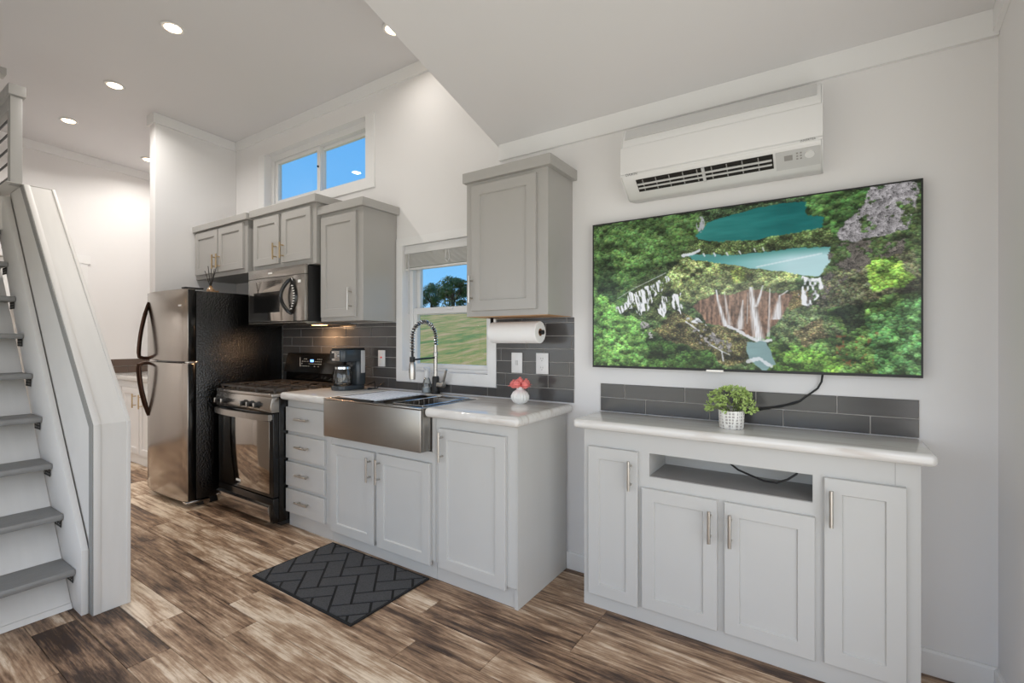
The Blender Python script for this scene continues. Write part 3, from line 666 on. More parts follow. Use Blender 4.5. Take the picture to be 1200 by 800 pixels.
for gi, (xa, xb) in enumerate(((GX0+.015, -3.685), (-3.680, -3.430), (-3.425, GX1-.015))):
    mb = MB(); r_ = .0055; z = .958
    ya, yb = -.610, -.100
    for yy in (ya, (ya+yb)/2, yb): mb.box(xa, xb, yy-r_, yy+r_, z-.008, z+.004)
    for xx in (xa+r_, xb-r_): mb.box(xx-r_, xx+r_, ya, yb, z-.008, z+.004)
    xm = (xa+xb)/2
    for yc in ((ya*.75+yb*.25), (ya*.25+yb*.75)):
        mb.box(xa, xa+.075, yc-r_, yc+r_, z-.008, z+.004); mb.box(xb-.075, xb, yc-r_, yc+r_, z-.008, z+.004)
        mb.box(xm-r_, xm+r_, yc-.12, yc-.045, z-.008, z+.004); mb.box(xm-r_, xm+r_, yc+.045, yc+.12, z-.008, z+.004)
    for xx in (xa+r_, xb-r_):
        for yy in (ya+r_, yb-r_): mb.box(xx-r_, xx+r_, yy-r_, yy+r_, .9302, z-.008)
    build('grate', mb, 'cast_iron', t, smooth=False)
cp = build('control_panel', MB().prism([(-.586, .800), (-.640, .800), (-.650, .835), (-.636, .9050), (-.586, .9050)], 'x', GX0, GX1), 'steel', t, bevel=.003)
for xx in (-3.865, -3.770, -3.500, -3.410, -3.320):
    kn = build('knob', MB().lathe([(.024, -.644), (.024, -.652), (.019, -.656), (.017, -.678), (.003, -.680)], (xx, 0, .848), 20, axis='y'), 'matte_black', cp)
    build('grip', B(xx-.005, xx+.005, -.692, -.676, .830, .866), 'steel', kn, bevel=.002)
od = build('oven_door', B(GX0+.003, GX1-.003, -.628, -.5855, .212, .795), 'appliance_black', t, bevel=.004)
build('window', B(GX0+.085, GX1-.045, -.6315, -.6282, .235, .735), 'oven_steel', od, bevel=.001)
pts = []
for k in range(17):
    u = k/16; pts.append((GX0+.01+(GX1-GX0-.02)*u, -.648-.034*math.sin(math.pi*u)**.7, .765))
mb = MB()
n = len(pts)
for k in range(n-1):
    (xa, ya, _), (xb, yb, _) = pts[k], pts[k+1]
    mb.add([(xa, ya-.012, .747), (xb, yb-.012, .747), (xb, yb+.010, .747), (xa, ya+.010, .747), (xa, ya-.012, .789), (xb, yb-.012, .789), (xb, yb+.010, .789), (xa, ya+.010, .789)],
           [(0,3,2,1),(4,5,6,7),(0,1,5,4),(2,3,7,6)]+([(3,0,4,7)] if k == 0 else [])+([(1,2,6,5)] if k == n-2 else []))
mb.box(GX0+.012, GX0+.040, -.645, -.6285, .752, .784); mb.box(GX1-.040, GX1-.012, -.645, -.6285, .752, .784)
build('handle', mb, 'steel', od, ang=50)
build('badge', B(-3.66, -3.60, -.6335, -.6318, .262, .276), 'mark_white', od)
dr = build('storage_drawer', B(GX0+.003, GX1-.003, -.628, -.5855, .036, .205), 'appliance_black', t, bevel=.004)
p = [(-.6285, .042), (-.632, .042), (-.640, .085), (-.652, .135), (-.650, .150), (-.6285, .158)]
build('drawer_front', MB().prism(p, 'x', GX0+.012, GX1-.03), 'oven_steel', dr, ang=60)
bg = build('backguard', MB().prism([(-.074, .9305), (-.074, 1.02), (-.095, 1.03), (-.058, 1.185), (-.048, 1.192), (-.016, 1.192), (-.016, .9305)], 'x', GX0+.002, GX1-.002), 'appliance_black', t, bevel=.003)
def bgp(x, s):      # a point on the sloping face of the backguard
    z = 1.045+s*.13; return x, -.095+(z-1.03)*.037/.155-.0006, z
mk = MB(); random.seed(3)
for r_ in range(4):
    for k in range(11):
        if random.random() < .35 or (r_ < 2 and 4 <= k <= 6): continue
        x, y, z = bgp(-3.70+k*.026, .74-r_*.15); mk.box(x, x+random.uniform(.004, .010), y-.0006, y+.0004, z, z+.004)
x, y, z = bgp(-3.715, .30); mk.box(x, x+.003, y-.0006, y+.0004, z-.012, z+.07)
build('button_marks', mk, 'display_mark', bg, smooth=False)
x, y, z = bgp(-3.585, .62); build('clock_display', B(x, x+.045, y-.001, y+.0004, z-.008, z+.014), 'display_blue', bg)
# ------------------------------------------------------------------ microwave hood
t = thing('microwave_oven', 'stainless over-range microwave with black bowed handle and dark window', 'microwave', (-3.54, -.2, 1.437))
MX0, MX1, MZ0, MZ1, MY = -3.925, -3.152, 1.440, 1.8595, -.375
build('body', B(MX0+.004, MX1-.001, MY+.0, -.012, MZ0, MZ1-.012), 'matte_black', t, bevel=.002)
fd = build('door', B(MX0, -3.300, MY-.030, MY-.0005, MZ0+.004, MZ1-.075), 'steel', t, bevel=.004)
build('window', B(MX0+.03, -3.435, MY-.0325, MY-.0302, MZ0+.012, MZ1-.098), 'oven_steel', fd, bevel=.001)
build('window_screen', B(MX0+.09, -3.47, MY-.0335, MY-.0326, MZ0+.075, MZ0+.235), 'appliance_black', fd)
build('control_panel', B(-3.297, MX1, MY-.030, MY-.0005, MZ0+.004, MZ1-.075), 'steel', t, bevel=.004)
vt_ = build('vent_band', B(MX0, MX1, MY-.030, MY-.0005, MZ1-.073, MZ1-.002), 'steel', t, bevel=.004)
build('badge', B(-3.63, -3.575, MY-.0315, MY-.0303, MZ1-.045, MZ1-.033), 'mark_white', vt_)
pts = []
for k in range(15):
    u = k/14; s_ = math.sin(math.pi*u)
    pts.append((-3.315-.070*s_, MY-.034-.040*s_**.7, MZ0+.055+.265*u))
build('handle', MB().tube(pts, [.009]+[.014]*13+[.009], 10), 'appliance_black', fd)
pts = [(-3.315+.062*math.sin(math.pi*k/14), MY-.034, MZ0+.055+.265*k/14) for k in range(15)]
kp = build('keypad', MB().tube(pts, [.006]+[.017]*13+[.006], 8, .35), 'appliance_black', t)
mk = MB()
for k in range(2, 12):
    for j in (-1, 0, 1): x, y, z = pts[k]; mk.box(x+j*.008-.002, x+j*.008+.002, y-.0185, y-.0165, z-.003, z+.003)
build('key_marks', mk, 'display_mark', kp, smooth=False)
build('clock', B(-3.235, -3.200, MY-.0312, MY-.0302, MZ1-.135, MZ1-.115), 'mark_white', t)
build('bottom_plate', MB().prism([(MY-.045, MZ0-.010), (MY-.02, MZ0-.018), (-.02, MZ0-.018), (-.02, MZ0-.0005), (MY-.030, MZ0-.0005)], 'x', MX0+.02, MX1+.02), 'steel', t)
hl = build('hood_light', B(-3.42, -3.30, -.17, -.11, MZ0-.0205, MZ0-.0185), 'hood_lamp', t)
l = add_light('hood_bulb', 'AREA', (0, 0, 0), (0, 0, 0), 3.0, (1, .60, .32), shape='RECTANGLE', size=.11, size_y=.05); l.parent = t; l.location = (.18, .06, -.022)
# ------------------------------------------------------------------ sink, faucet and what stands by it
SX0, SX1, SY = -2.6385, -1.7965, -.612
t = thing('apron_sink', 'wide brushed steel apron-front kitchen sink', 'sink', (-2.22, -.36, .70))
SZ = .9425
mb = MB()
mb.box(SX0+.002, SX1-.002, SY, SY+.016, .700, SZ-.012)
build('apron', mb, 'sink_steel', t, bevel=.006, seg=3)
mb = MB(); W_ = .012
mb.box(SX0+.004, SX0+.004+W_, SY+.0165, -.122, .700, SZ-.013); mb.box(SX1-.004-W_, SX1-.004, SY+.0165, -.122, .700, SZ-.013)
mb.box(SX0+.016, SX1-.016, -.134, -.122, .700, SZ-.013); mb.box(SX0+.016, SX1-.016, SY+.0165, -.134, .700, .712)
build('bowl', mb, 'sink_steel', t, bevel=.002)
mb = MB()
mb.box(SX0+.002, SX1-.002, SY+.0, SY+.038, SZ-.0115, SZ-.004); mb.box(SX0+.0035, SX0+.03, SY+.038, -.121, SZ-.0125, SZ-.004); mb.box(SX1-.03, SX1-.0035, SY+.038, -.121, SZ-.0125, SZ-.004); mb.box(SX0+.03, SX1-.03, -.148, -.121, SZ-.0125, SZ-.004)
build('rim', mb, 'steel', t, bevel=.003)
build('drain', MB().lathe([(.045, .7125), (.045, .716), (.02, .714)], (-2.22, -.33, 0), 20), 'chrome', t)
t = thing('drying_mat', 'white beaded roll-up drying mat with dark edge laid across the sink', 'drying mat', (-2.385, -.37, SZ))
build('mat', B(-2.545, -2.225, -.560, -.128, SZ-.0035, SZ+.005), 'drying_mat', t, bevel=.002)
build('edge', B(-2.552, -2.222, -.584, -.5605, SZ-.0035, SZ+.0045), 'matte_black', t, bevel=.003)
t = thing('dish_rack', 'small steel wire dish rack resting inside the sink', 'dish rack', (-1.94, -.36, .93))
mb = MB()
rx0, rx1, ry0, ry1, rz = -2.06, -1.832, -.56, -.155, SZ-.0005
for a, b_ in (((rx0, ry0), (rx1, ry0)), ((rx0, ry1), (rx1, ry1)), ((rx0, ry0), (rx0, ry1)), ((rx1, ry0), (rx1, ry1))): mb.cyl((a[0], a[1], rz), (b_[0], b_[1], rz), .0045, n=8)
build('frame', mb, 'chrome', t)
build('frame', MB().tube([(rx0, ry0, rz-.0), (rx0, ry0, rz-.09), (rx1, ry0, rz-.09), (rx1, ry1, rz-.09), (rx0, ry1, rz-.09), (rx0, ry0, rz-.09)], .004, 8), 'chrome', t)
for k in range(9):
    yy = ry0+.03+k*.043
    build('wire', MB().tube([(rx0, yy, rz), (rx0, yy, rz-.09), (rx1, yy, rz-.09), (rx1, yy, rz)], .003, 6), 'chrome', t)
for a in (rx0, rx1): build('hook', MB().cyl((a, (ry0+ry1)/2, rz-.09), (a, (ry0+ry1)/2, rz), .004, n=8), 'chrome', t)
t = thing('spring_faucet', 'tall spring pull-down kitchen faucet in dark and brushed nickel', 'faucet', (-2.195, -.062, CT1))
fx, fy, fz = -2.195, -.062, CT1+.0002
build('base', MB().lathe([(.030, 0), (.030, .010), (.024, .016), (.024, .105), (.020, .118)], (fx, fy, fz), 22), 'matte_black', t)
build('column', MB().lathe([(.0135, .118), (.0135, .250), (.016, .252), (.016, .275), (.012, .278), (.012, .33)], (fx, fy, fz), 20), 'rod_black' if False else 'steel', t)
arc = [(fx, fy, fz+.33)]
for k in range(21):
    a = math.pi*k/20; arc.append((fx, fy-.108+.108*math.cos(a), fz+.375+.105*math.sin(a)))
arc += [(fx, fy-.216, fz+.33), (fx, fy-.216, fz+.245)]
build('hose', MB().tube(arc, .0075, 8), 'matte_black', t)
# spring coil round the hose
pts = []
L = [0]
for a, b_ in zip(arc, arc[1:]): L.append(L[-1]+(Vector(b_)-Vector(a)).length)
tot = L[-1]; turns = 27; steps = turns*9
for s_ in range(steps+1):
    d_ = tot*.93*s_/steps
    i = max(j for j in range(len(L)-1) if L[j] <= d_); u = (d_-L[i])/(L[i+1]-L[i])
    p = Vector(arc[i]).lerp(Vector(arc[i+1]), u); tg = (Vector(arc[i+1])-Vector(arc[i])).normalized()
    nx = Vector((1, 0, 0)); ny = tg.cross(nx); th = 2*math.pi*turns*s_/steps
    pts.append(p+nx*.0125*math.cos(th)+ny*.0125*math.sin(th))
build('spring', MB().tube(pts, .0032, 5), 'chrome', t)
build('holder_arm', MB().cyl((fx, fy, fz+.243), (fx, fy-.205, fz+.236), .006, n=10).lathe([(.017, .222), (.017, .254)], (fx, fy-.216, fz), 18), 'matte_black', t)
hd = build('spray_head', MB().lathe([(.014, .221), (.0195, .205), (.0205, .140), (.019, .112), (.015, .110)], (fx, fy-.216, fz), 20), 'nickel', t)
build('spray_button', B(fx-.026, fx-.019, fy-.222, fy-.210, fz+.15, fz+.18), 'matte_black', hd, bevel=.002)
build('lever', MB().cyl((fx+.022, fy, fz+.062), (fx+.075, fy, fz+.062), .020, n=18).tube([(fx+.062, fy, fz+.07), (fx+.08, fy-.005, fz+.11), (fx+.103, fy-.008, fz+.165)], [.011, .009, .008], 10), 'nickel', t)
t = thing('soap_bottle', 'clear foaming soap pump bottle behind the sink beside the faucet', 'soap bottle', (-2.275, -.062, CT1))
c = (-2.277, -.060, CT1+.0003)
build('bottle', MB().lathe([(.030, 0), (.034, .008), (.031, .06), (.020, .098), (.015, .104)], c, 22), 'jar_glass', t)
build('liquid', MB().lathe([(.027, .004), (.029, .010), (.0285, .040), (.004, .041)], c, 20), 'soap', t)
build('pump', MB().lathe([(.016, .1042), (.018, .112), (.018, .150), (.022, .154), (.022, .172), (.008, .176)], c, 20).box(c[0]-.012, c[0]+.012, c[1]-.045, c[1], c[2]+.160, c[2]+.174), 'plastic_white', t, bevel=0)
# ------------------------------------------------------------------ coffee maker
t = thing('coffee_maker', 'slate and steel drip coffee maker with glass carafe on the counter', 'coffee maker', (-2.925, -.20, CT1))
kx, ky, kz = -2.925, -.205, CT1+.0005
def rr(x0, x1, y0, y1, r_=.03, n=5):
    p = []
    for cx, cy, a0 in ((x1-r_, y1-r_, 0), (x0+r_, y1-r_, 90), (x0+r_, y0+r_, 180), (x1-r_, y0+r_, 270)):
        for k in range(n+1): a = math.radians(a0+90*k/n); p.append((cx+r_*math.cos(a), cy+r_*math.sin(a)))
    return p
build('base', MB().prism(rr(kx-.075, kx+.075, ky-.115, ky+.115, .05), 'z', kz, kz+.032), 'coffee_body', t, bevel=.005)
build('tower', MB().prism(rr(kx-.075, kx+.075, ky+.028, ky+.114, .03), 'z', kz+.0325, kz+.205), 'coffee_body', t, bevel=.003)
hd = build('brew_head', MB().prism(rr(kx-.078, kx+.078, ky-.110, ky+.115, .045), 'z', kz+.2055, kz+.292), 'coffee_body', t, bevel=.006)
build('lid', MB().prism(rr(kx-.074, kx+.074, ky-.106, ky+.111, .045), 'z', kz+.2925, kz+.303), 'matte_black', t, bevel=.004)
build('face_panel', B(kx-.052, kx+.052, ky-.1135, ky-.1102, kz+.212, kz+.283), 'chrome', hd, bevel=.001)
build('clock_display', B(kx-.050, kx-.005, ky-.1150, ky-.1136, kz+.228, kz+.268), 'appliance_black', hd)
build('dial', MB().cyl((kx+.03, ky-.1136, kz+.248), (kx+.03, ky-.124, kz+.248), .013, n=20), 'steel', hd)
build('warming_plate', MB().lathe([(.066, .0322), (.066, .036), (.06, .037)], (kx, ky-.045, kz), 24), 'matte_black', t)
ca = build('carafe', MB().lathe([(.058, .038), (.070, .046), (.073, .085), (.069, .130), (.058, .155), (.058, .168), (.046, .168)], (kx, ky-.045, kz), 28), 'jar_glass', t)
build('coffee_band', MB().lathe([(.0605, .152), (.0600, .160), (.0590, .168)], (kx, ky-.045, kz), 28), 'chrome', ca)
build('carafe_lid', MB().lathe([(.047, .1685), (.047, .178), (.02, .180)], (kx, ky-.045, kz), 24), 'matte_black', ca)
build('water_gauge', B(kx+.079, kx+.087, ky+.05, ky+.085, kz+.12, kz+.285), 'plastic_grey', t, bevel=.003)
build('power_cord', MB().tube([(kx+.08, ky+.118, kz+.03), (kx+.13, ky+.13, kz+.05), (kx+.17, ky+.10, kz+.045), (kx+.19, ky+.09, kz+.014), (kx+.15, ky+.06, kz+.0055), (kx+.10, ky+.10, kz+.0055), (kx+.15, ky+.14, kz+.0055), (kx+.18, ky+.17, kz+.04)], .0045, 8), 'matte_black', t)
# ------------------------------------------------------------------ vase of roses
t = thing('rose_vase', 'small ribbed white vase of coral roses on the counter end', 'vase', (-1.455, -.165, CT1))
c = (-1.455, -.165, CT1+.0004)
build('vase', MB().lathe([(.026, 0), (.040, .010), (.051, .030), (.051, .045), (.040, .066), (.020, .080), (.018, .092), (.022, .098), (.016, .098)], c, 72, .035, 18), 'ceramic', t)
def rose(cx, cy, cz, r_):
    mb = MB()
    for ring, (cnt, rad, tilt, h) in enumerate(((3, .22, 85, .75), (4, .45, 70, .62), (5, .72, 50, .45), (6, .95, 25, .22))):
        for k in range(cnt):
            a = 2*math.pi*(k/cnt)+ring*.6; vs = []
            for i in range(4):
                for j in range(4):
                    u = (i/3-.5)*2; v = j/3; aa = a+u*.62*(1.1 if ring else .9)
                    rad_ = r_*rad*(.35+.65*v)*(1-.10*u*u); z_ = r_*(h*v*1.25-.30*ring*v*v*.4+.02*ring)
                    vs.append((cx+rad_*math.cos(aa), cy+rad_*math.sin(aa), cz+z_))
            mb.add(vs, [(i*4+j, (i+1)*4+j, (i+1)*4+j+1, i*4+j+1) for i in range(3) for j in range(3)])
    mb.ball((cx, cy, cz+r_*.2), r_*.6, n=10, m=6)
    return mb
for dx, dy, dz in ((-.036, -.012, .100), (0, -.034, .104), (.038, -.008, .100), (-.018, .03, .108), (.022, .03, .106), (0, 0, .116)):
    b_ = build('rose', rose(c[0]+dx, c[1]+dy, c[2]+dz, .037), 'petal', t, ang=80)
    build('stem', MB().cyl((c[0]+dx*.3, c[1]+dy*.3, c[2]+.085), (c[0]+dx, c[1]+dy, c[2]+dz), .003, n=6), 'stem', b_)
# ------------------------------------------------------------------ paper towel
t = thing('towel_holder', 'dark bracket with rod for paper towel under the wall cabinet', 'towel holder', (-1.49, -.15, 1.43))
tx0, tx1, ty, tz, tr = -1.655, -1.330, -.150, 1.346, .062
mb = MB(); mb.box(tx0-.012, tx0-.006, ty-.012, ty+.012, tz-.01, 1.4325); mb.box(tx0-.02, tx0+.03, ty-.02, ty+.02, 1.4325, 1.4343)
build('bracket', mb, 'matte_black', t)
build('rod', MB().cyl((tx0-.012, ty, tz), (tx1+.018, ty, tz), .0075, n=12).lathe([(.013, tx1+.008), (.013, tx1+.020)], (0, ty, tz), 16, axis='x'), 'matte_black', t)
t = thing('paper_towel_roll', 'roll of white paper towel hanging under the wall cabinet', 'paper towel', ((tx0+tx1)/2, ty, tz-tr))
prof = [(.0215, tx0), (tr-.003, tx0), (tr, tx0+.003), (tr, tx1-.003), (tr-.003, tx1), (.0215, tx1)]
mb = MB(); n = 40; vs = []; fs = []
for r_, x in prof:
    for i in range(n): a = 2*math.pi*i/n; vs.append((x, ty+r_*math.cos(a), tz+r_*math.sin(a)))
for j in range(len(prof)):
    for i in range(n): j2 = (j+1) % len(prof); fs.append((j*n+i, j*n+(i+1) % n, j2*n+(i+1) % n, j2*n+i))
mb.add(vs, fs); build('paper', mb, 'paper', t)
prof = [(.0165, tx0), (.021, tx0), (.021, tx1), (.0165, tx1)]; vs = []; fs = []
for r_, x in prof:
    for i in range(n): a = 2*math.pi*i/n; vs.append((x, ty+r_*math.cos(a), tz+r_*math.sin(a)))
for j in range(4):
    for i in range(n): j2 = (j+1) % 4; fs.append((j*n+i, j*n+(i+1) % n, j2*n+(i+1) % n, j2*n+i))
build('core_tube', MB().add(vs, fs), 'cardboard', t)
# ------------------------------------------------------------------ outlets
def plate(name, label, cat, x0, x1, z0, z1):
    t = thing(name, label, cat, ((x0+x1)/2, -.012, z0)); build('plate', B(x0, x1, -.0165, -.0108, z0, z1), 'plastic_white', t, bevel=.002); return t
t = plate('wall_outlet', 'white wall outlet with a red test button beside the coffee maker', 'outlet', -2.820, -2.745, 1.104, 1.226)
build('socket_face', B(-2.800, -2.765, -.0185, -.0166, 1.125, 1.205), 'plastic_white', t, bevel=.001)
build('test_button', B(-2.790, -2.775, -.0200, -.0186, 1.166, 1.178), 'switch_red', t)
t = plate('light_switch', 'white single rocker switch plate under the paper towel', 'switch', -1.613, -1.535, 1.102, 1.226)
tg = build('rocker', B(-1.583, -1.565, -.0215, -.0166, 1.150, 1.178), 'plastic_grey', t, bevel=.002)
t = plate('wall_outlet', 'white double wall outlet nearest the end of the dark backsplash', 'outlet', -1.438, -1.355, 1.102, 1.226)
for zc in (1.137, 1.190):
    s_ = build('socket', MB().lathe([(.018, -.0166), (.018, -.0182), (.016, -.0186)], (-1.3965, 0, zc), 20, axis='y'), 'plastic_white', t)
    build('slots', MB().box(-1.404, -1.4020, -.0190, -.0185, zc-.001, zc+.009).box(-1.391, -1.3890, -.0190, -.0185, zc-.001, zc+.009).cyl((-1.3965, -.0190, zc-.009), (-1.3965, -.0185, zc-.009), .0025, n=8), 'matte_black', s_, smooth=False)
# ------------------------------------------------------------------ floor mat
t = thing('floor_mat', 'charcoal kitchen floor mat with raised zigzag blocks before the sink', 'mat', (-2.22, -.80, 0))
mx0, mx1, my0, my1 = -2.640, -1.800, -1.055, -.540
build('backing', B(mx0, mx1, my0, my1, .0006, .0050), 'mat_base', t, bevel=.002)
def clip(poly, ax, lim, keep_less):
    out = []
    for i in range(len(poly)):
        a, b_ = poly[i], poly[(i+1) % len(poly)]
        ia = (a[ax] <= lim) if keep_less else (a[ax] >= lim); ib = (b_[ax] <= lim) if keep_less else (b_[ax] >= lim)
        if ia: out.append(a)
        if ia != ib:
            u = (lim-a[ax])/(b_[ax]-a[ax]); out.append((a[0]+(b_[0]-a[0])*u, a[1]+(b_[1]-a[1])*u))
    return out
# herringbone of raised blocks set on the mat's diagonal
a_ = .098; gp = .0066; ca45 = math.cos(math.radians(44)); sa45 = math.sin(math.radians(44)); mcx, mcy = (mx0+mx1)/2, (my0+my1)/2
for ix in range(-9, 10):
    for iy in range(-9, 10):
        s4 = (ix-iy) % 4
        if s4 == 0: q = (ix, ix+2, iy, iy+1)
        elif s4 == 3: q = (ix, ix+1, iy, iy+2)
        else: continue
        x0, x1, y0, y1 = q[0]*a_+gp, q[1]*a_-gp, q[2]*a_+gp, q[3]*a_-gp
        poly = [(mcx+u*ca45-v*sa45, mcy+u*sa45+v*ca45) for u, v in ((x0, y0), (x1, y0), (x1, y1), (x0, y1))]
        for ax, lim, kl in ((0, mx0+.013, False), (0, mx1-.013, True), (1, my0+.013, False), (1, my1-.013, True)):
            if poly: poly = clip(poly, ax, lim, kl)
        if len(poly) < 3: continue
        ar = abs(sum(poly[k][0]*poly[(k+1) % len(poly)][1]-poly[(k+1) % len(poly)][0]*poly[k][1] for k in range(len(poly))))/2
        if ar < .0004: continue
        build('raised_block', MB().prism(poly, 'z', .0051, .0090), 'mat_pile', t, smooth=False)
mb = MB(); e_ = .010
mb.box(mx0+.001, mx1-.001, my0+.001, my0+e_, .0051, .0075); mb.box(mx0+.001, mx1-.001, my1-e_, my1-.001, .0051, .0075); mb.box(mx0+.001, mx0+e_, my0+e_, my1-e_, .0051, .0075); mb.box(mx1-e_, mx1-.001, my0+e_, my1-e_, .0051, .0075)
build('binding', mb, 'mat_base', t, smooth=False)
# ------------------------------------------------------------------ air conditioner
t = thing('air_conditioner', 'white wall-mounted split air conditioner above the television', 'air conditioner', (-.43, -.1, 2.03))
AX0, AX1 = -.838, -.010
prof = [(-.0015, 2.020), (-.0015, 2.345), (-.150, 2.345), (-.190, 2.325), (-.212, 2.270), (-.216, 2.240), (-.216, 2.092), (-.205, 2.078), (-.115, 2.012), (-.09, 2.006)]
build('body', MB().prism(prof, 'x', AX0+.004, AX1-.004), 'plastic_white', t, bevel=.006, seg=3)
build('front_panel', MB().prism([(-.2165, 2.238), (-.2165, 2.110), (-.221, 2.106), (-.223, 2.235)], 'x', AX0, AX1), 'plastic_white', t, bevel=.003)
build('front_band', MB().prism([(-.2165, 2.104), (-.2165, 2.094), (-.221, 2.094), (-.221, 2.104)], 'x', AX0+.001, AX1-.001), 'plastic_white', t, bevel=.001)
for x0, x1 in ((AX0, AX0+.004), (AX1-.004, AX1)):
    build('side_cap', MB().prism([(p[0]*.995, 2.18+(p[1]-2.18)*.99) for p in prof], 'x', x0, x1), 'plastic_white', t)
build('intake_ridge', MB().prism([(-.190, 2.3262), (-.211, 2.2752), (-.216, 2.2762), (-.195, 2.3285)], 'x', AX0+.02, AX1-.02), 'plastic_grey', t)
# sloping lower face runs from (-.205, 2.078) to (-.115, 2.012)
def sl(u, off): 
    dy, dz = .090, -.066; L_ = math.hypot(dy, dz); ny, nz = dz/L_, -dy/L_
    return (-.205+dy*u+ny*off, 2.078+dz*u+nz*off)
ol = build('air_outlet', MB().prism([sl(.02, .0004), sl(.02, .002), sl(.66, .002), sl(.66, .0004)], 'x', AX0+.07, AX1-.175), 'dark_gap', t, smooth=False)
for a, b_ in ((.20, .27), (.40, .46)):
    build('flap', MB().prism([sl(a, .006), sl(a, .010), sl(b_, .011), sl(b_, .007)], 'x', AX0+.075, AX1-.18), 'plastic_grey', ol, smooth=False)
build('flap_support', MB().prism([sl(.0, .002), sl(.0, .012), sl(.66, .012), sl(.66, .002)], 'x', -.467, -.455), 'plastic_grey', ol, smooth=False)
for k in range(9):
    xx = AX0+.10+k*.062
    build('vane', MB().prism([sl(.05, .0021), sl(.05, .005), sl(.62, .005), sl(.62, .0021)], 'x', xx, xx+.004), 'niche_shelf', ol, smooth=False)
dp = build('display_panel', MB().prism([sl(.0, .0006), sl(.0, .002), sl(.80, .002), sl(.80, .0006)], 'x', AX1-.165, AX1-.008), 'plastic_grey', t, smooth=False)
build('sensor', MB().cyl((AX1-.045, sl(.28, .002)[0], sl(.28, .002)[1]), (AX1-.045, sl(.28, .007)[0], sl(.28, .007)[1]), .017, n=20), 'plastic_white', dp)
build('indicator', MB().prism([sl(.2, .0021), sl(.2, .003), sl(.42, .003), sl(.42, .0021)], 'x', AX1-.135, AX1-.105), 'niche_shelf', dp, smooth=False)
mk = MB()
for i in range(3):
    for j in range(2): mk.prism([sl(.14+.12*i, .0021), sl(.14+.12*i, .003), sl(.20+.12*i, .003), sl(.20+.12*i, .0021)], 'x', AX1-.092+.013*j, AX1-.085+.013*j)
build('button_marks', mk, 'niche_shelf', dp, smooth=False)
pm('logo_grey', (120, 120, 122), .5)
text('lettering', 'DAIKIN', .017, (AX0+.055, -.2218, 2.1005), (R90, 0, 0), 'logo_grey', t, .0003)
text('lettering', 'INVERTER', .012, (AX1-.05, -.2218, 2.1000), (R90, 0, 0), 'logo_grey', t, .0003)
# ------------------------------------------------------------------ plant on the console
t = thing('potted_plant', 'pale green bushy plant in a patterned grey pot on the console', 'plant', (-.347, -.175, .9165))
c = (-.347, -.175, .9169)
build('pot', MB().lathe([(.046, 0), (.049, .004), (.053, .075), (.053, .079), (.047, .079), (.046, .070)], c, 32), 'pot_print', t)
build('soil', MB().lathe([(.0455, .062), (.0455, .070), (.01, .071)], c, 20), 'bark', t)
random.seed(11); mb = MB(); sm = MB()
for k in range(100):
    a = random.uniform(0, 2*math.pi); el = random.uniform(-.25, 1.0); rr_ = .078+random.uniform(-.012, .030)
    tip = Vector((c[0]+1.0*rr_*math.cos(a)*math.cos(el*1.25), c[1]+.9*rr_*math.sin(a)*math.cos(el*1.25), c[2]+.100+.082*math.sin(el*1.25)))
    root = Vector((c[0]+.02*math.cos(a), c[1]+.02*math.sin(a), c[2]+.07))
    if k % 3 == 0: sm.tube([root, root.lerp(tip, .6)+Vector((0, 0, .012)), tip], .0015, 5)
    for q in range(9):
        d_ = Vector((random.gauss(0, 1), random.gauss(0, 1), random.gauss(.4, 1))).normalized()
        s_ = d_.orthogonal().normalized(); ln = random.uniform(.009, .014); wd = ln*.36
        p0 = tip+d_*.002; up = d_.cross(s_)*ln*.15
        mb.add([p0, p0+d_*ln*.55+s_*wd, p0+d_*ln*1.15+up, p0+d_*ln*.55-s_*wd, p0+d_*ln*.55-up*1.2], [(0, 1, 4), (1, 2, 4), (2, 3, 4), (3, 0, 4)])
build('foliage', mb, 'leaf_pale', t, recalc=False, smooth=False)['kind'] = 'stuff'
build('stems', sm, 'stem', t)
# ------------------------------------------------------------------ cords
tag(build('loose_cable', MB().tube([(-.355, -.20, .7835), (-.345, -.205, .765), (-.315, -.21, .745), (-.26, -.215, .728), (-.215, -.22, .716), (-.17, -.22, .716), (-.13, -.215, .735), (-.10, -.21, .760), (-.09, -.21, .7835)], .0042, 8), 'matte_black', loc=(-.22, -.21, .73)),
    'black cable drooping inside the open niche of the console', 'cable')
# ------------------------------------------------------------------ television with its landscape picture
t = thing('television', 'large flat television showing waterfalls and lakes among green woods', 'television', (-.37, -.03, 1.15))
TX0, TX1, TZ0, TZ1, TY = -1.058, .312, 1.156, 1.926, -.052
build('cabinet', B(TX0, TX1, TY, -.012, TZ0, TZ1), 'matte_black', t, bevel=.003)
mb = MB(); q = .006
mb.box(TX0, TX1, TY-.003, TY-.0002, TZ1-q, TZ1); mb.box(TX0, TX1, TY-.003, TY-.0002, TZ0, TZ0+.011); mb.box(TX0, TX0+q, TY-.003, TY-.0002, TZ0+.011, TZ1-q); mb.box(TX1-q, TX1, TY-.003, TY-.0002, TZ0+.011, TZ1-q)
build('bezel', mb, 'matte_black', t, smooth=False)
build('badge', B(-.475, -.40, TY-.0045, TY-.003, TZ0-.003, TZ0+.006), 'steel', t)
NX, NY = 640, 358
U, V = np.meshgrid(np.linspace(0, 1, NX), np.linspace(0, 1, NY))
rng = np.random.default_rng(5)
def vnoise(fx, fy):
    g = rng.random((int(fy)+3, int(fx)+3)); x = U*fx; y = V*fy
    i, j = x.astype(int), y.astype(int); a, b_ = x-i, y-j; a = a*a*(3-2*a); b_ = b_*b_*(3-2*b_)
    return (g[j, i]*(1-a)+g[j, i+1]*a)*(1-b_)+(g[j+1, i]*(1-a)+g[j+1, i+1]*a)*b_
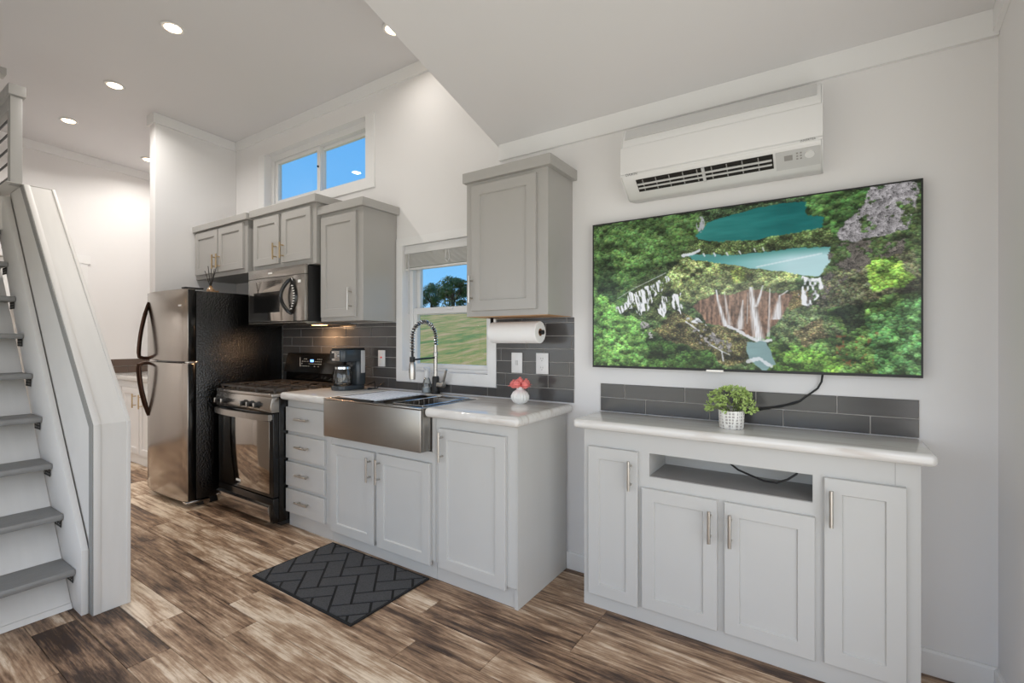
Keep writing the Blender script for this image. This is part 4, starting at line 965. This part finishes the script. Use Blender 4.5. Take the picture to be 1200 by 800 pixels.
def fbm(f, o=4, k=.6, asp=1.78):
    s_ = 0; w_ = 1; tot_ = 0
    for _ in range(o): s_ = s_+w_*vnoise(f*asp, f); tot_ += w_; w_ *= k; f *= 2
    return s_/tot_
WU, WV = (fbm(9, 3)-.5), (fbm(9, 3)-.5)
def inside(poly, warp=.03):
    x, y = U+WU*warp, V+WV*warp*1.6; r_ = np.zeros_like(U, bool); n = len(poly)
    for i in range(n):
        (x1, y1), (x2, y2) = poly[i], poly[(i+1) % n]
        r_ ^= ((y1 > y) != (y2 > y)) & (x < (x2-x1)*(y-y1)/((y2-y1) or 1e-9)+x1)
    return r_
def soft(mask, n=1):
    a = mask.astype(float)
    for _ in range(n):
        p = np.pad(a, 1, mode='edge'); a = (p[1:-1, 1:-1]*2+p[:-2, 1:-1]+p[2:, 1:-1]+p[1:-1, :-2]+p[1:-1, 2:])/6
    return a[..., None]
img = np.zeros((NY, NX, 3)); size = np.zeros((NY, NX))
def paint(mask, col, n=1, k=1.0):
    global img
    a = soft(mask, n)*k; img = img*(1-a)+np.asarray(col, float)*a
def wood(poly, col, r_, warp=.05, n=2):
    m_ = inside(poly, warp) if poly is not None else np.ones_like(U, bool)
    paint(m_, col, n); size[m_] = r_*.85
# woods, far to near: (outline, mean colour, size of the crowns)
wood(None, (74, 98, 52), 5)
wood([(0, -.1), (.385, -.1), (.41, .15), (.33, .27), (.19, .41), (.10, .56), (0, .53)], (72, 106, 50), 6)
wood([(.02, .26), (.08, .22), (.10, .56), (.02, .56)], (52, 78, 40), 6, .02, 8)
wood([(.38, -.1), (1, -.1), (1, .06), (.72, .03), (.5, .05), (.42, .09)], (66, 92, 54), 3)
wood([(.71, -.1), (.92, -.1), (.88, .10), (.83, .17), (.81, .27), (.755, .2), (.765, .13), (.72, .10)], (66, 106, 48), 6, .02)
wood([(.29, .36), (.345, .285), (.433, .310), (.555, .376), (.625, .413), (.70, .44), (.69, .515), (.555, .545), (.452, .53), (.403, .59), (.331, .56)], (142, 160, 88), 4, .03)
wood([(.50, .395), (.545, .385), (.56, .46), (.51, .475)], (160, 188, 72), 4, .03)
wood([(.245, .745), (.342, .635), (.433, .725), (.50, .745), (.558, .81), (.55, .93), (.481, .99), (.403, .90), (.299, .825)], (118, 112, 66), 3)
wood([(.095, .61), (.166, .475), (.285, .385), (.335, .53), (.35, .635), (.267, .68), (.189, .64)], (94, 112, 60), 3)
wood([(.66, .53), (.72, .52), (.73, .62), (.675, .66)], (142, 124, 72), 3, .04)
wood([(.63, .72), (.70, .66), (.80, .58), (1.01, .54), (1.01, 1.1), (.60, 1.1), (.62, .86)], (84, 120, 54), 5, .06)
wood([(.62, .70), (.70, .65), (.77, .62), (.81, .80), (.66, .84)], (106, 128, 76), 4, .06)
wood([(.76, .44), (.99, .33), (1.01, .56), (.90, .60), (.82, .65), (.74, .64)], (88, 92, 62), 4, .06)
wood([(.875, .40), (.93, .35), (.968, .42), (.985, .50), (.95, .55), (.885, .54)], (126, 172, 58), 5, .05)
wood([(.80, .66), (.87, .62), (.88, .74), (.83, .78)], (40, 54, 30), 4, .05)
wood([(.69, .76), (.76, .72), (.78, .82), (.72, .87)], (140, 130, 84), 3, .06)
wood([(.60, .88), (.70, .85), (.82, .92), (.82, 1.1), (.58, 1.1)], (98, 148, 50), 5, .05)
wood([(.88, .70), (1.01, .58), (1.01, 1.1), (.90, 1.1)], (76, 124, 64), 5, .06)
wood([(.19, .75), (.30, .82), (.45, .89), (.46, 1.1), (.17, 1.1)], (58, 92, 36), 5, .06)
wood([(-.01, .50), (.05, .52), (.106, .60), (.223, .745), (.21, .84), (.225, 1.1), (-.01, 1.1)], (98, 150, 64), 6, .06)
wood([(.355, .25), (.40, .185), (.48, .212), (.58, .228), (.68, .212), (.79, .185), (.80, .290), (.70, .290), (.59, .290), (.48, .284), (.37, .274)], (98, 120, 62), 3, .02)
big = fbm(7, 3)[..., None]; mid_ = fbm(17, 2); crown = np.clip(.74+.62*mid_-3.4*(np.roll(mid_, 4, 0)-mid_), .5, 1.4)[..., None]
img = img*(.62+.76*big)*crown*.97; g_ = img.mean(-1, keepdims=True); img = img*.80+g_*.20+5; base_c = img.copy(); img = img*.58
rip = (fbm(26, 3, .7, .35)-.5)[..., None]*np.array([22., 30., 28.])
# upper lake
L1 = [(.388, .150), (.423, .080), (.518, .040), (.625, .024), (.721, .026), (.725, .101), (.768, .125), (.768, .186), (.676, .206), (.582, .220), (.481, .206), (.403, .178)]
tl_ = np.clip((U-.388)/.30, 0, 1)[..., None]
m_ = inside(L1, .02); size[m_] = 0; paint(m_, np.array([46., 122., 116.])*(1-tl_)+np.array([20., 100., 98.])*tl_+rip)
# lower lake
L2 = [(.355, .266), (.481, .290), (.59, .296), (.676, .297), (.785, .299), (.785, .378), (.756, .450), (.709, .452), (.66, .425), (.59, .395), (.53, .366), (.481, .346), (.44, .336), (.385, .305)]
k_ = np.clip((U-.42)/.26, 0, 1)[..., None]; kv = np.clip((V-.295)/.05, 0, 1)[..., None]
lk = np.array([70., 150., 146.])*(1-k_)+np.array([178., 212., 216.])*k_; lk = lk*kv+np.array([78., 142., 136.])*(1-kv)+rip*.5
m_ = inside(L2, .02); size[m_] = 0; paint(m_, lk)
paint((np.abs(V-(.372-.040*(U-.62)/.15)) < .0035) & (U > .58) & (U < .765), (226, 236, 240), 2, .75)
# brown cliff
st_ = fbm(60, 2, .6, 3.0); col_ = vnoise(190, 9)
clf = inside([(.385, .60), (.445, .535), (.59, .525), (.69, .545), (.675, .62), (.645, .72), (.615, .81), (.564, .81), (.50, .745), (.425, .715)], .03)
size[clf] = 0; paint(clf, np.array([118., 92., 76.])*(.35+.75*st_+.55*col_)[..., None])
# rocks
rk = fbm(52, 4, .9); ek = np.abs(np.roll(rk, 2, 0)-rk)+np.abs(np.roll(rk, 2, 1)-rk)
stone = np.clip(np.array([168., 164., 166.])*(.42+1.15*rk-1.1*ek)[..., None], 26, 232)
low = inside([(.775, .31), (.847, .285), (.938, .29), (.972, .27), (.955, .38), (.89, .40), (.832, .47), (.791, .54), (.756, .62), (.729, .66), (.713, .62), (.748, .505), (.775, .39)], .04)
low &= (fbm(20, 4, .8) > .47); size[low] = 0; paint(low, stone*.74*np.array([1., .96, .90]), 1, .92)
m_ = (inside([(.802, .240), (.821, .166), (.869, .090), (.89, -.02), (.965, -.02), (.992, .02), (.988, .139), (.972, .236), (.904, .268), (.854, .288), (.815, .276)], .022) & (fbm(18, 4, .8) > .36)); size[m_] = 0; paint(m_, stone*1.04)
# crowns: small leaf masses, lit from above, stamped from back to front
pts_ = rng.random((30000, 2)); pts_ = pts_[np.argsort(pts_[:, 1]+rng.random(30000)*.08)]
yy_, xx_ = np.mgrid[-9:10, -9:10]
for u_, v_ in pts_:
    px, py = int(u_*(NX-1)), int(v_*(NY-1)); s_ = size[py, px]
    if s_ == 0: continue
    r_ = s_*rng.uniform(.35, .95); R_ = int(r_)+1
    ya, yb, xa, xb = max(0, py-R_), min(NY, py+R_+1), max(0, px-R_), min(NX, px+R_+1)
    Y_, X_ = yy_[9-(py-ya):9+(yb-py), 9-(px-xa):9+(xb-px)], xx_[9-(py-ya):9+(yb-py), 9-(px-xa):9+(xb-px)]
    d_ = np.hypot(X_, Y_*1.25)/r_; al = np.clip((1.05-d_)*3, 0, 1)*.85*(rng.random(d_.shape)*.5+.5)
    sh_ = 1.0-.46*(Y_/r_)-.10*(X_/r_)+rng.uniform(-.26, .26)
    c_ = base_c[py, px]*np.clip(sh_, .22, 1.8)[..., None]*rng.uniform(.9, 1.1, 3)
    img[ya:yb, xa:xb] = img[ya:yb, xa:xb]*(1-al[..., None])+c_*al[..., None]
# white water: many thin streaks inside each fall
def streaks(poly, thr, fx=230, fy=14, warp=.03, k=.95, slope=0.0):
    global U
    keep = U
    if slope: U = np.clip(U+slope*(V-.5), 0, 1)
    n_ = vnoise(fx, fy)*.65+vnoise(fx*.4, fy*.8)*.35
    U = keep
    n_ = n_*.75+fbm(50, 2)*.25; m_ = inside(poly, warp); paint(m_ & (n_ > thr), (198, 202, 208), 1, k); paint(m_ & (n_ > thr+.09), (238, 239, 242), 0, k)
for P0 in ([(.085, .60), (.12, .54), (.15, .50), (.165, .52), (.14, .58), (.115, .62)], [(.14, .60), (.175, .50), (.235, .46), (.245, .52), (.22, .60), (.19, .66)], [(.20, .50), (.27, .42), (.29, .39), (.31, .43), (.265, .50)],
           [(.255, .62), (.27, .53), (.30, .53), (.30, .60), (.275, .68)], [(.31, .60), (.315, .52), (.35, .52), (.36, .60), (.345, .66)]):
    streaks(P0, .46, 260, 22, .05, .9, -.12)
streaks([(.33, .68), (.40, .68), (.43, .73), (.38, .71)], .55, 120, 60, .03, .8)
streaks([(.705, .455), (.760, .450), (.765, .53), (.728, .64), (.705, .62)], .44, 150, 40, .04, .9)
def fall(cx0, v0, cx1, v1, w0, w1, k=.95):
    g_ = np.clip((V-v0)/(v1-v0), 0, 1); c_ = cx0+(cx1-cx0)*g_**1.3; w_ = w0+(w1-w0)*g_
    d_ = np.abs(U-c_)/w_; n_ = vnoise(420, 24)
    a = np.clip(1.15-d_, 0, 1)*(.35+.95*n_)*((V >= v0) & (V <= v1)); a = np.clip(a*1.25, 0, 1)[..., None]*k
    global img
    img = img*(1-a)+np.array([232., 234., 238.])*a
fall(.457, .505, .488, .735, .003, .010); fall(.484, .52, .502, .73, .002, .009, .6); fall(.541, .575, .530, .755, .002, .015, .8); fall(.556, .53, .553, .72, .001, .003, .5)
fall(.566, .500, .590, .825, .007, .020); fall(.600, .495, .580, .62, .003, .007, .9); fall(.621, .515, .617, .80, .002, .006, .7); fall(.649, .555, .640, .70, .003, .019, .9); fall(.672, .53, .650, .56, .004, .005, .7)
def line(pts, w_, k=.9):
    D_ = np.full(U.shape, 9.)
    for (x1, y1), (x2, y2) in zip(pts, pts[1:]):
        tt = np.clip(((U-x1)*(x2-x1)+(V-y1)*(y2-y1)*.31)/((x2-x1)**2+(y2-y1)**2*.31+1e-9), 0, 1)
        D_ = np.minimum(D_, np.hypot(U-(x1+(x2-x1)*tt), (V-(y1+(y2-y1)*tt))*.56))
    paint(D_ < w_*(.1+1.0*fbm(46, 3, .8)), (222, 225, 230), 1, k)
line([(.495, .735), (.53, .765), (.56, .80), (.59, .835), (.625, .82)], .008); line([(.44, .85), (.475, .89), (.48, .95)], .004, .8); line([(.475, .89), (.50, .91)], .003, .7); line([(.355, .70), (.385, .74), (.40, .76)], .004)
line([(.10, .53), (.16, .47), (.285, .375)], .0022, .7); line([(.345, .272), (.375, .266), (.40, .25)], .009, .9)
for a_, b_ in ((.415, .285), (.45, .288), (.49, .292), (.53, .290), (.575, .285), (.60, .283)): line([(a_, b_-.012), (a_+.004, b_+.004)], .004, .8)
paint((np.hypot((U-.405)/.014, (V-.085)/.05) < 1) & (fbm(40, 3, .7, 3) > .45), (172, 172, 180), 1, .9)
m_ = inside([(.36, .74), (.42, .74), (.50, .84), (.49, .90), (.42, .83)], .06) & (fbm(44, 3) > .54); paint(m_, stone*1.1, 1, .85)
m_ = inside([(.19, .70), (.24, .70), (.25, .80), (.21, .80)], .05) & (fbm(44, 3) > .52); paint(m_, stone*1.25, 1, .9)
m_ = inside([(.78, .80), (.90, .78), (.90, .96), (.80, .97)], .05) & (fbm(70, 2) > .68); paint(m_, (146, 84, 58), 1, .6)
# pool under the falls
paint(inside([(.55, .835), (.612, .825), (.632, .96), (.60, 1.01), (.560, .93)], .03), np.array([124., 152., 154.])+rip); line([(.555, .95), (.59, .93), (.625, .975)], .010, .8)
mist = np.exp(-(((U-.54)/.17)**2+((V-.55)/.18)**2))[..., None]*.20; img = img*(1-mist)+np.array([206., 206., 200.])*mist
img = np.clip(img, 0, 255)/255.
lin_ = np.where(img <= .04045, img/12.92, ((img+.055)/1.055)**2.4)
xs = np.linspace(TX0+.006, TX1-.006, NX); zs = np.linspace(TZ1-.006, TZ0+.011, NY)
XX, ZZ = np.meshgrid(xs, zs); co = np.stack([XX-(-.37), np.full_like(XX, TY-.0012)-(-.03), ZZ-1.15], -1).reshape(-1, 3)
ii = (np.arange(NY-1)[:, None]*NX+np.arange(NX-1)[None]).ravel()
quads = np.stack([ii, ii+NX, ii+NX+1, ii+1], -1)
me = bpy.data.meshes.new('screen'); me.from_pydata(co.tolist(), [], quads.tolist())
ca_ = me.color_attributes.new('picture', 'FLOAT_COLOR', 'POINT')
ca_.data.foreach_set('color', np.concatenate([lin_.reshape(-1, 3), np.ones((NX*NY, 1))], 1).astype(np.float32).ravel())
me.materials.append(M['screen']); so = bpy.data.objects.new('screen', me); C.objects.link(so); so.parent = t; so['label'] = 'glossy screen with a lake and waterfall landscape'
build('power_cord', MB().tube([(-.012, -.03, 1.156), (-.016, -.022, 1.125), (-.030, -.02, 1.095), (-.075, -.018, 1.055), (-.095, -.018, 1.035), (-.16, -.018, 1.010), (-.235, -.022, .990), (-.30, -.03, .968), (-.33, -.05, .945), (-.345, -.06, .9215)], .0042, 8), 'matte_black', t)
build('signal_cord', MB().tube([(-.10, -.026, 1.030), (-.17, -.0255, 1.005), (-.23, -.028, .994), (-.275, -.034, .990), (-.32, -.05, .966), (-.37, -.07, .9212)], .0036, 8), 'matte_black', t)
# ------------------------------------------------------------------ outside the windows
def gz(x, y): return -.62+max(0, y-1.0)*.1255+.18*math.sin(x*.13+y*.05)-.0006*max(0, y-45)**2*.6 if y < 75 else gz(x, 74.9)
mb = MB(); gx_ = [-70+i*3.0 for i in range(50)]; gy_ = [.2+i*1.6 for i in range(49)]
mb.v = [(x, y, gz(x, y)) for y in gy_ for x in gx_]; n = len(gx_)
mb.f = [(j*n+i, j*n+i+1, (j+1)*n+i+1, (j+1)*n+i) for j in range(len(gy_)-1) for i in range(n-1)]
o = build('lawn', mb, 'lawn', recalc=False); o['kind'] = 'structure'
mb = MB(); mb.add([(-70, -60, -.62), (80, -60, -.62), (80, .2, -.62), (-70, .2, -.62)], [(0, 1, 2, 3)])
o = build('ground', mb, 'lawn', recalc=False); o['kind'] = 'structure'
def tree(label, x, y, h, w, seed, base=0.0):
    random.seed(seed); z0 = gz(x, y)-.3
    t = thing('tree', label, 'tree', (x, y, z0), 'trees on the hill outside')
    tk = MB().tube([(x, y, z0), (x+.1, y, z0+h*.3), (x-.05, y+.1, z0+h*.6)], [w*.05, w*.04, w*.02], 10)
    for k in range(6):
        a = k*1.05; tk.tube([(x, y, z0+h*.30), (x+math.cos(a)*w*.18, y+math.sin(a)*w*.18, z0+h*.5), (x+math.cos(a)*w*.33, y+math.sin(a)*w*.33, z0+h*.68)], [w*.025, w*.016, w*.006], 6)
    build('trunk', tk, 'bark', t)
    mb = MB()
    cl = []
    for k in range(34):
        a = random.uniform(0, 6.283); u = random.uniform(-.75, 1); rr_ = math.sqrt(max(0, 1-u*u))*random.uniform(.35, 1)
        cl.append((x+w*.40*rr_*math.cos(a), y+w*.40*rr_*math.sin(a), z0+h*(.52+.42*u), w*random.uniform(.09, .17)))
    for cx, cy, cz, cr_ in cl:
        for q in range(150):
            d_ = Vector((random.gauss(0, 1), random.gauss(0, 1), random.gauss(0, 1))).normalized(); p = Vector((cx, cy, cz))+d_*cr_*random.uniform(.75, 1.08)
            s_ = random.uniform(.05, .11)*w*.30; e1 = (d_+Vector((random.gauss(0, .5), random.gauss(0, .5), random.gauss(0, .5)))).orthogonal().normalized(); e2 = d_.cross(e1)
            mb.add([p-e1*s_, p-e2*s_*.6, p+e1*s_, p+e2*s_*.6], [(0, 1, 2, 3)])
    build('crown', mb, 'tree_leaf', t, recalc=False, smooth=False)['kind'] = 'stuff'
tree('broad dark green tree on the hill seen through the sink window', -44.4, 49.4, 5.0, 6.2, 1)
tree('small round tree left of the broad tree on the hill', -53.2, 54.4, 4.4, 4.6, 2)
tree('tree beside the broad tree, partly behind the wall cabinet', -39.6, 52.6, 4.6, 5.4, 3)
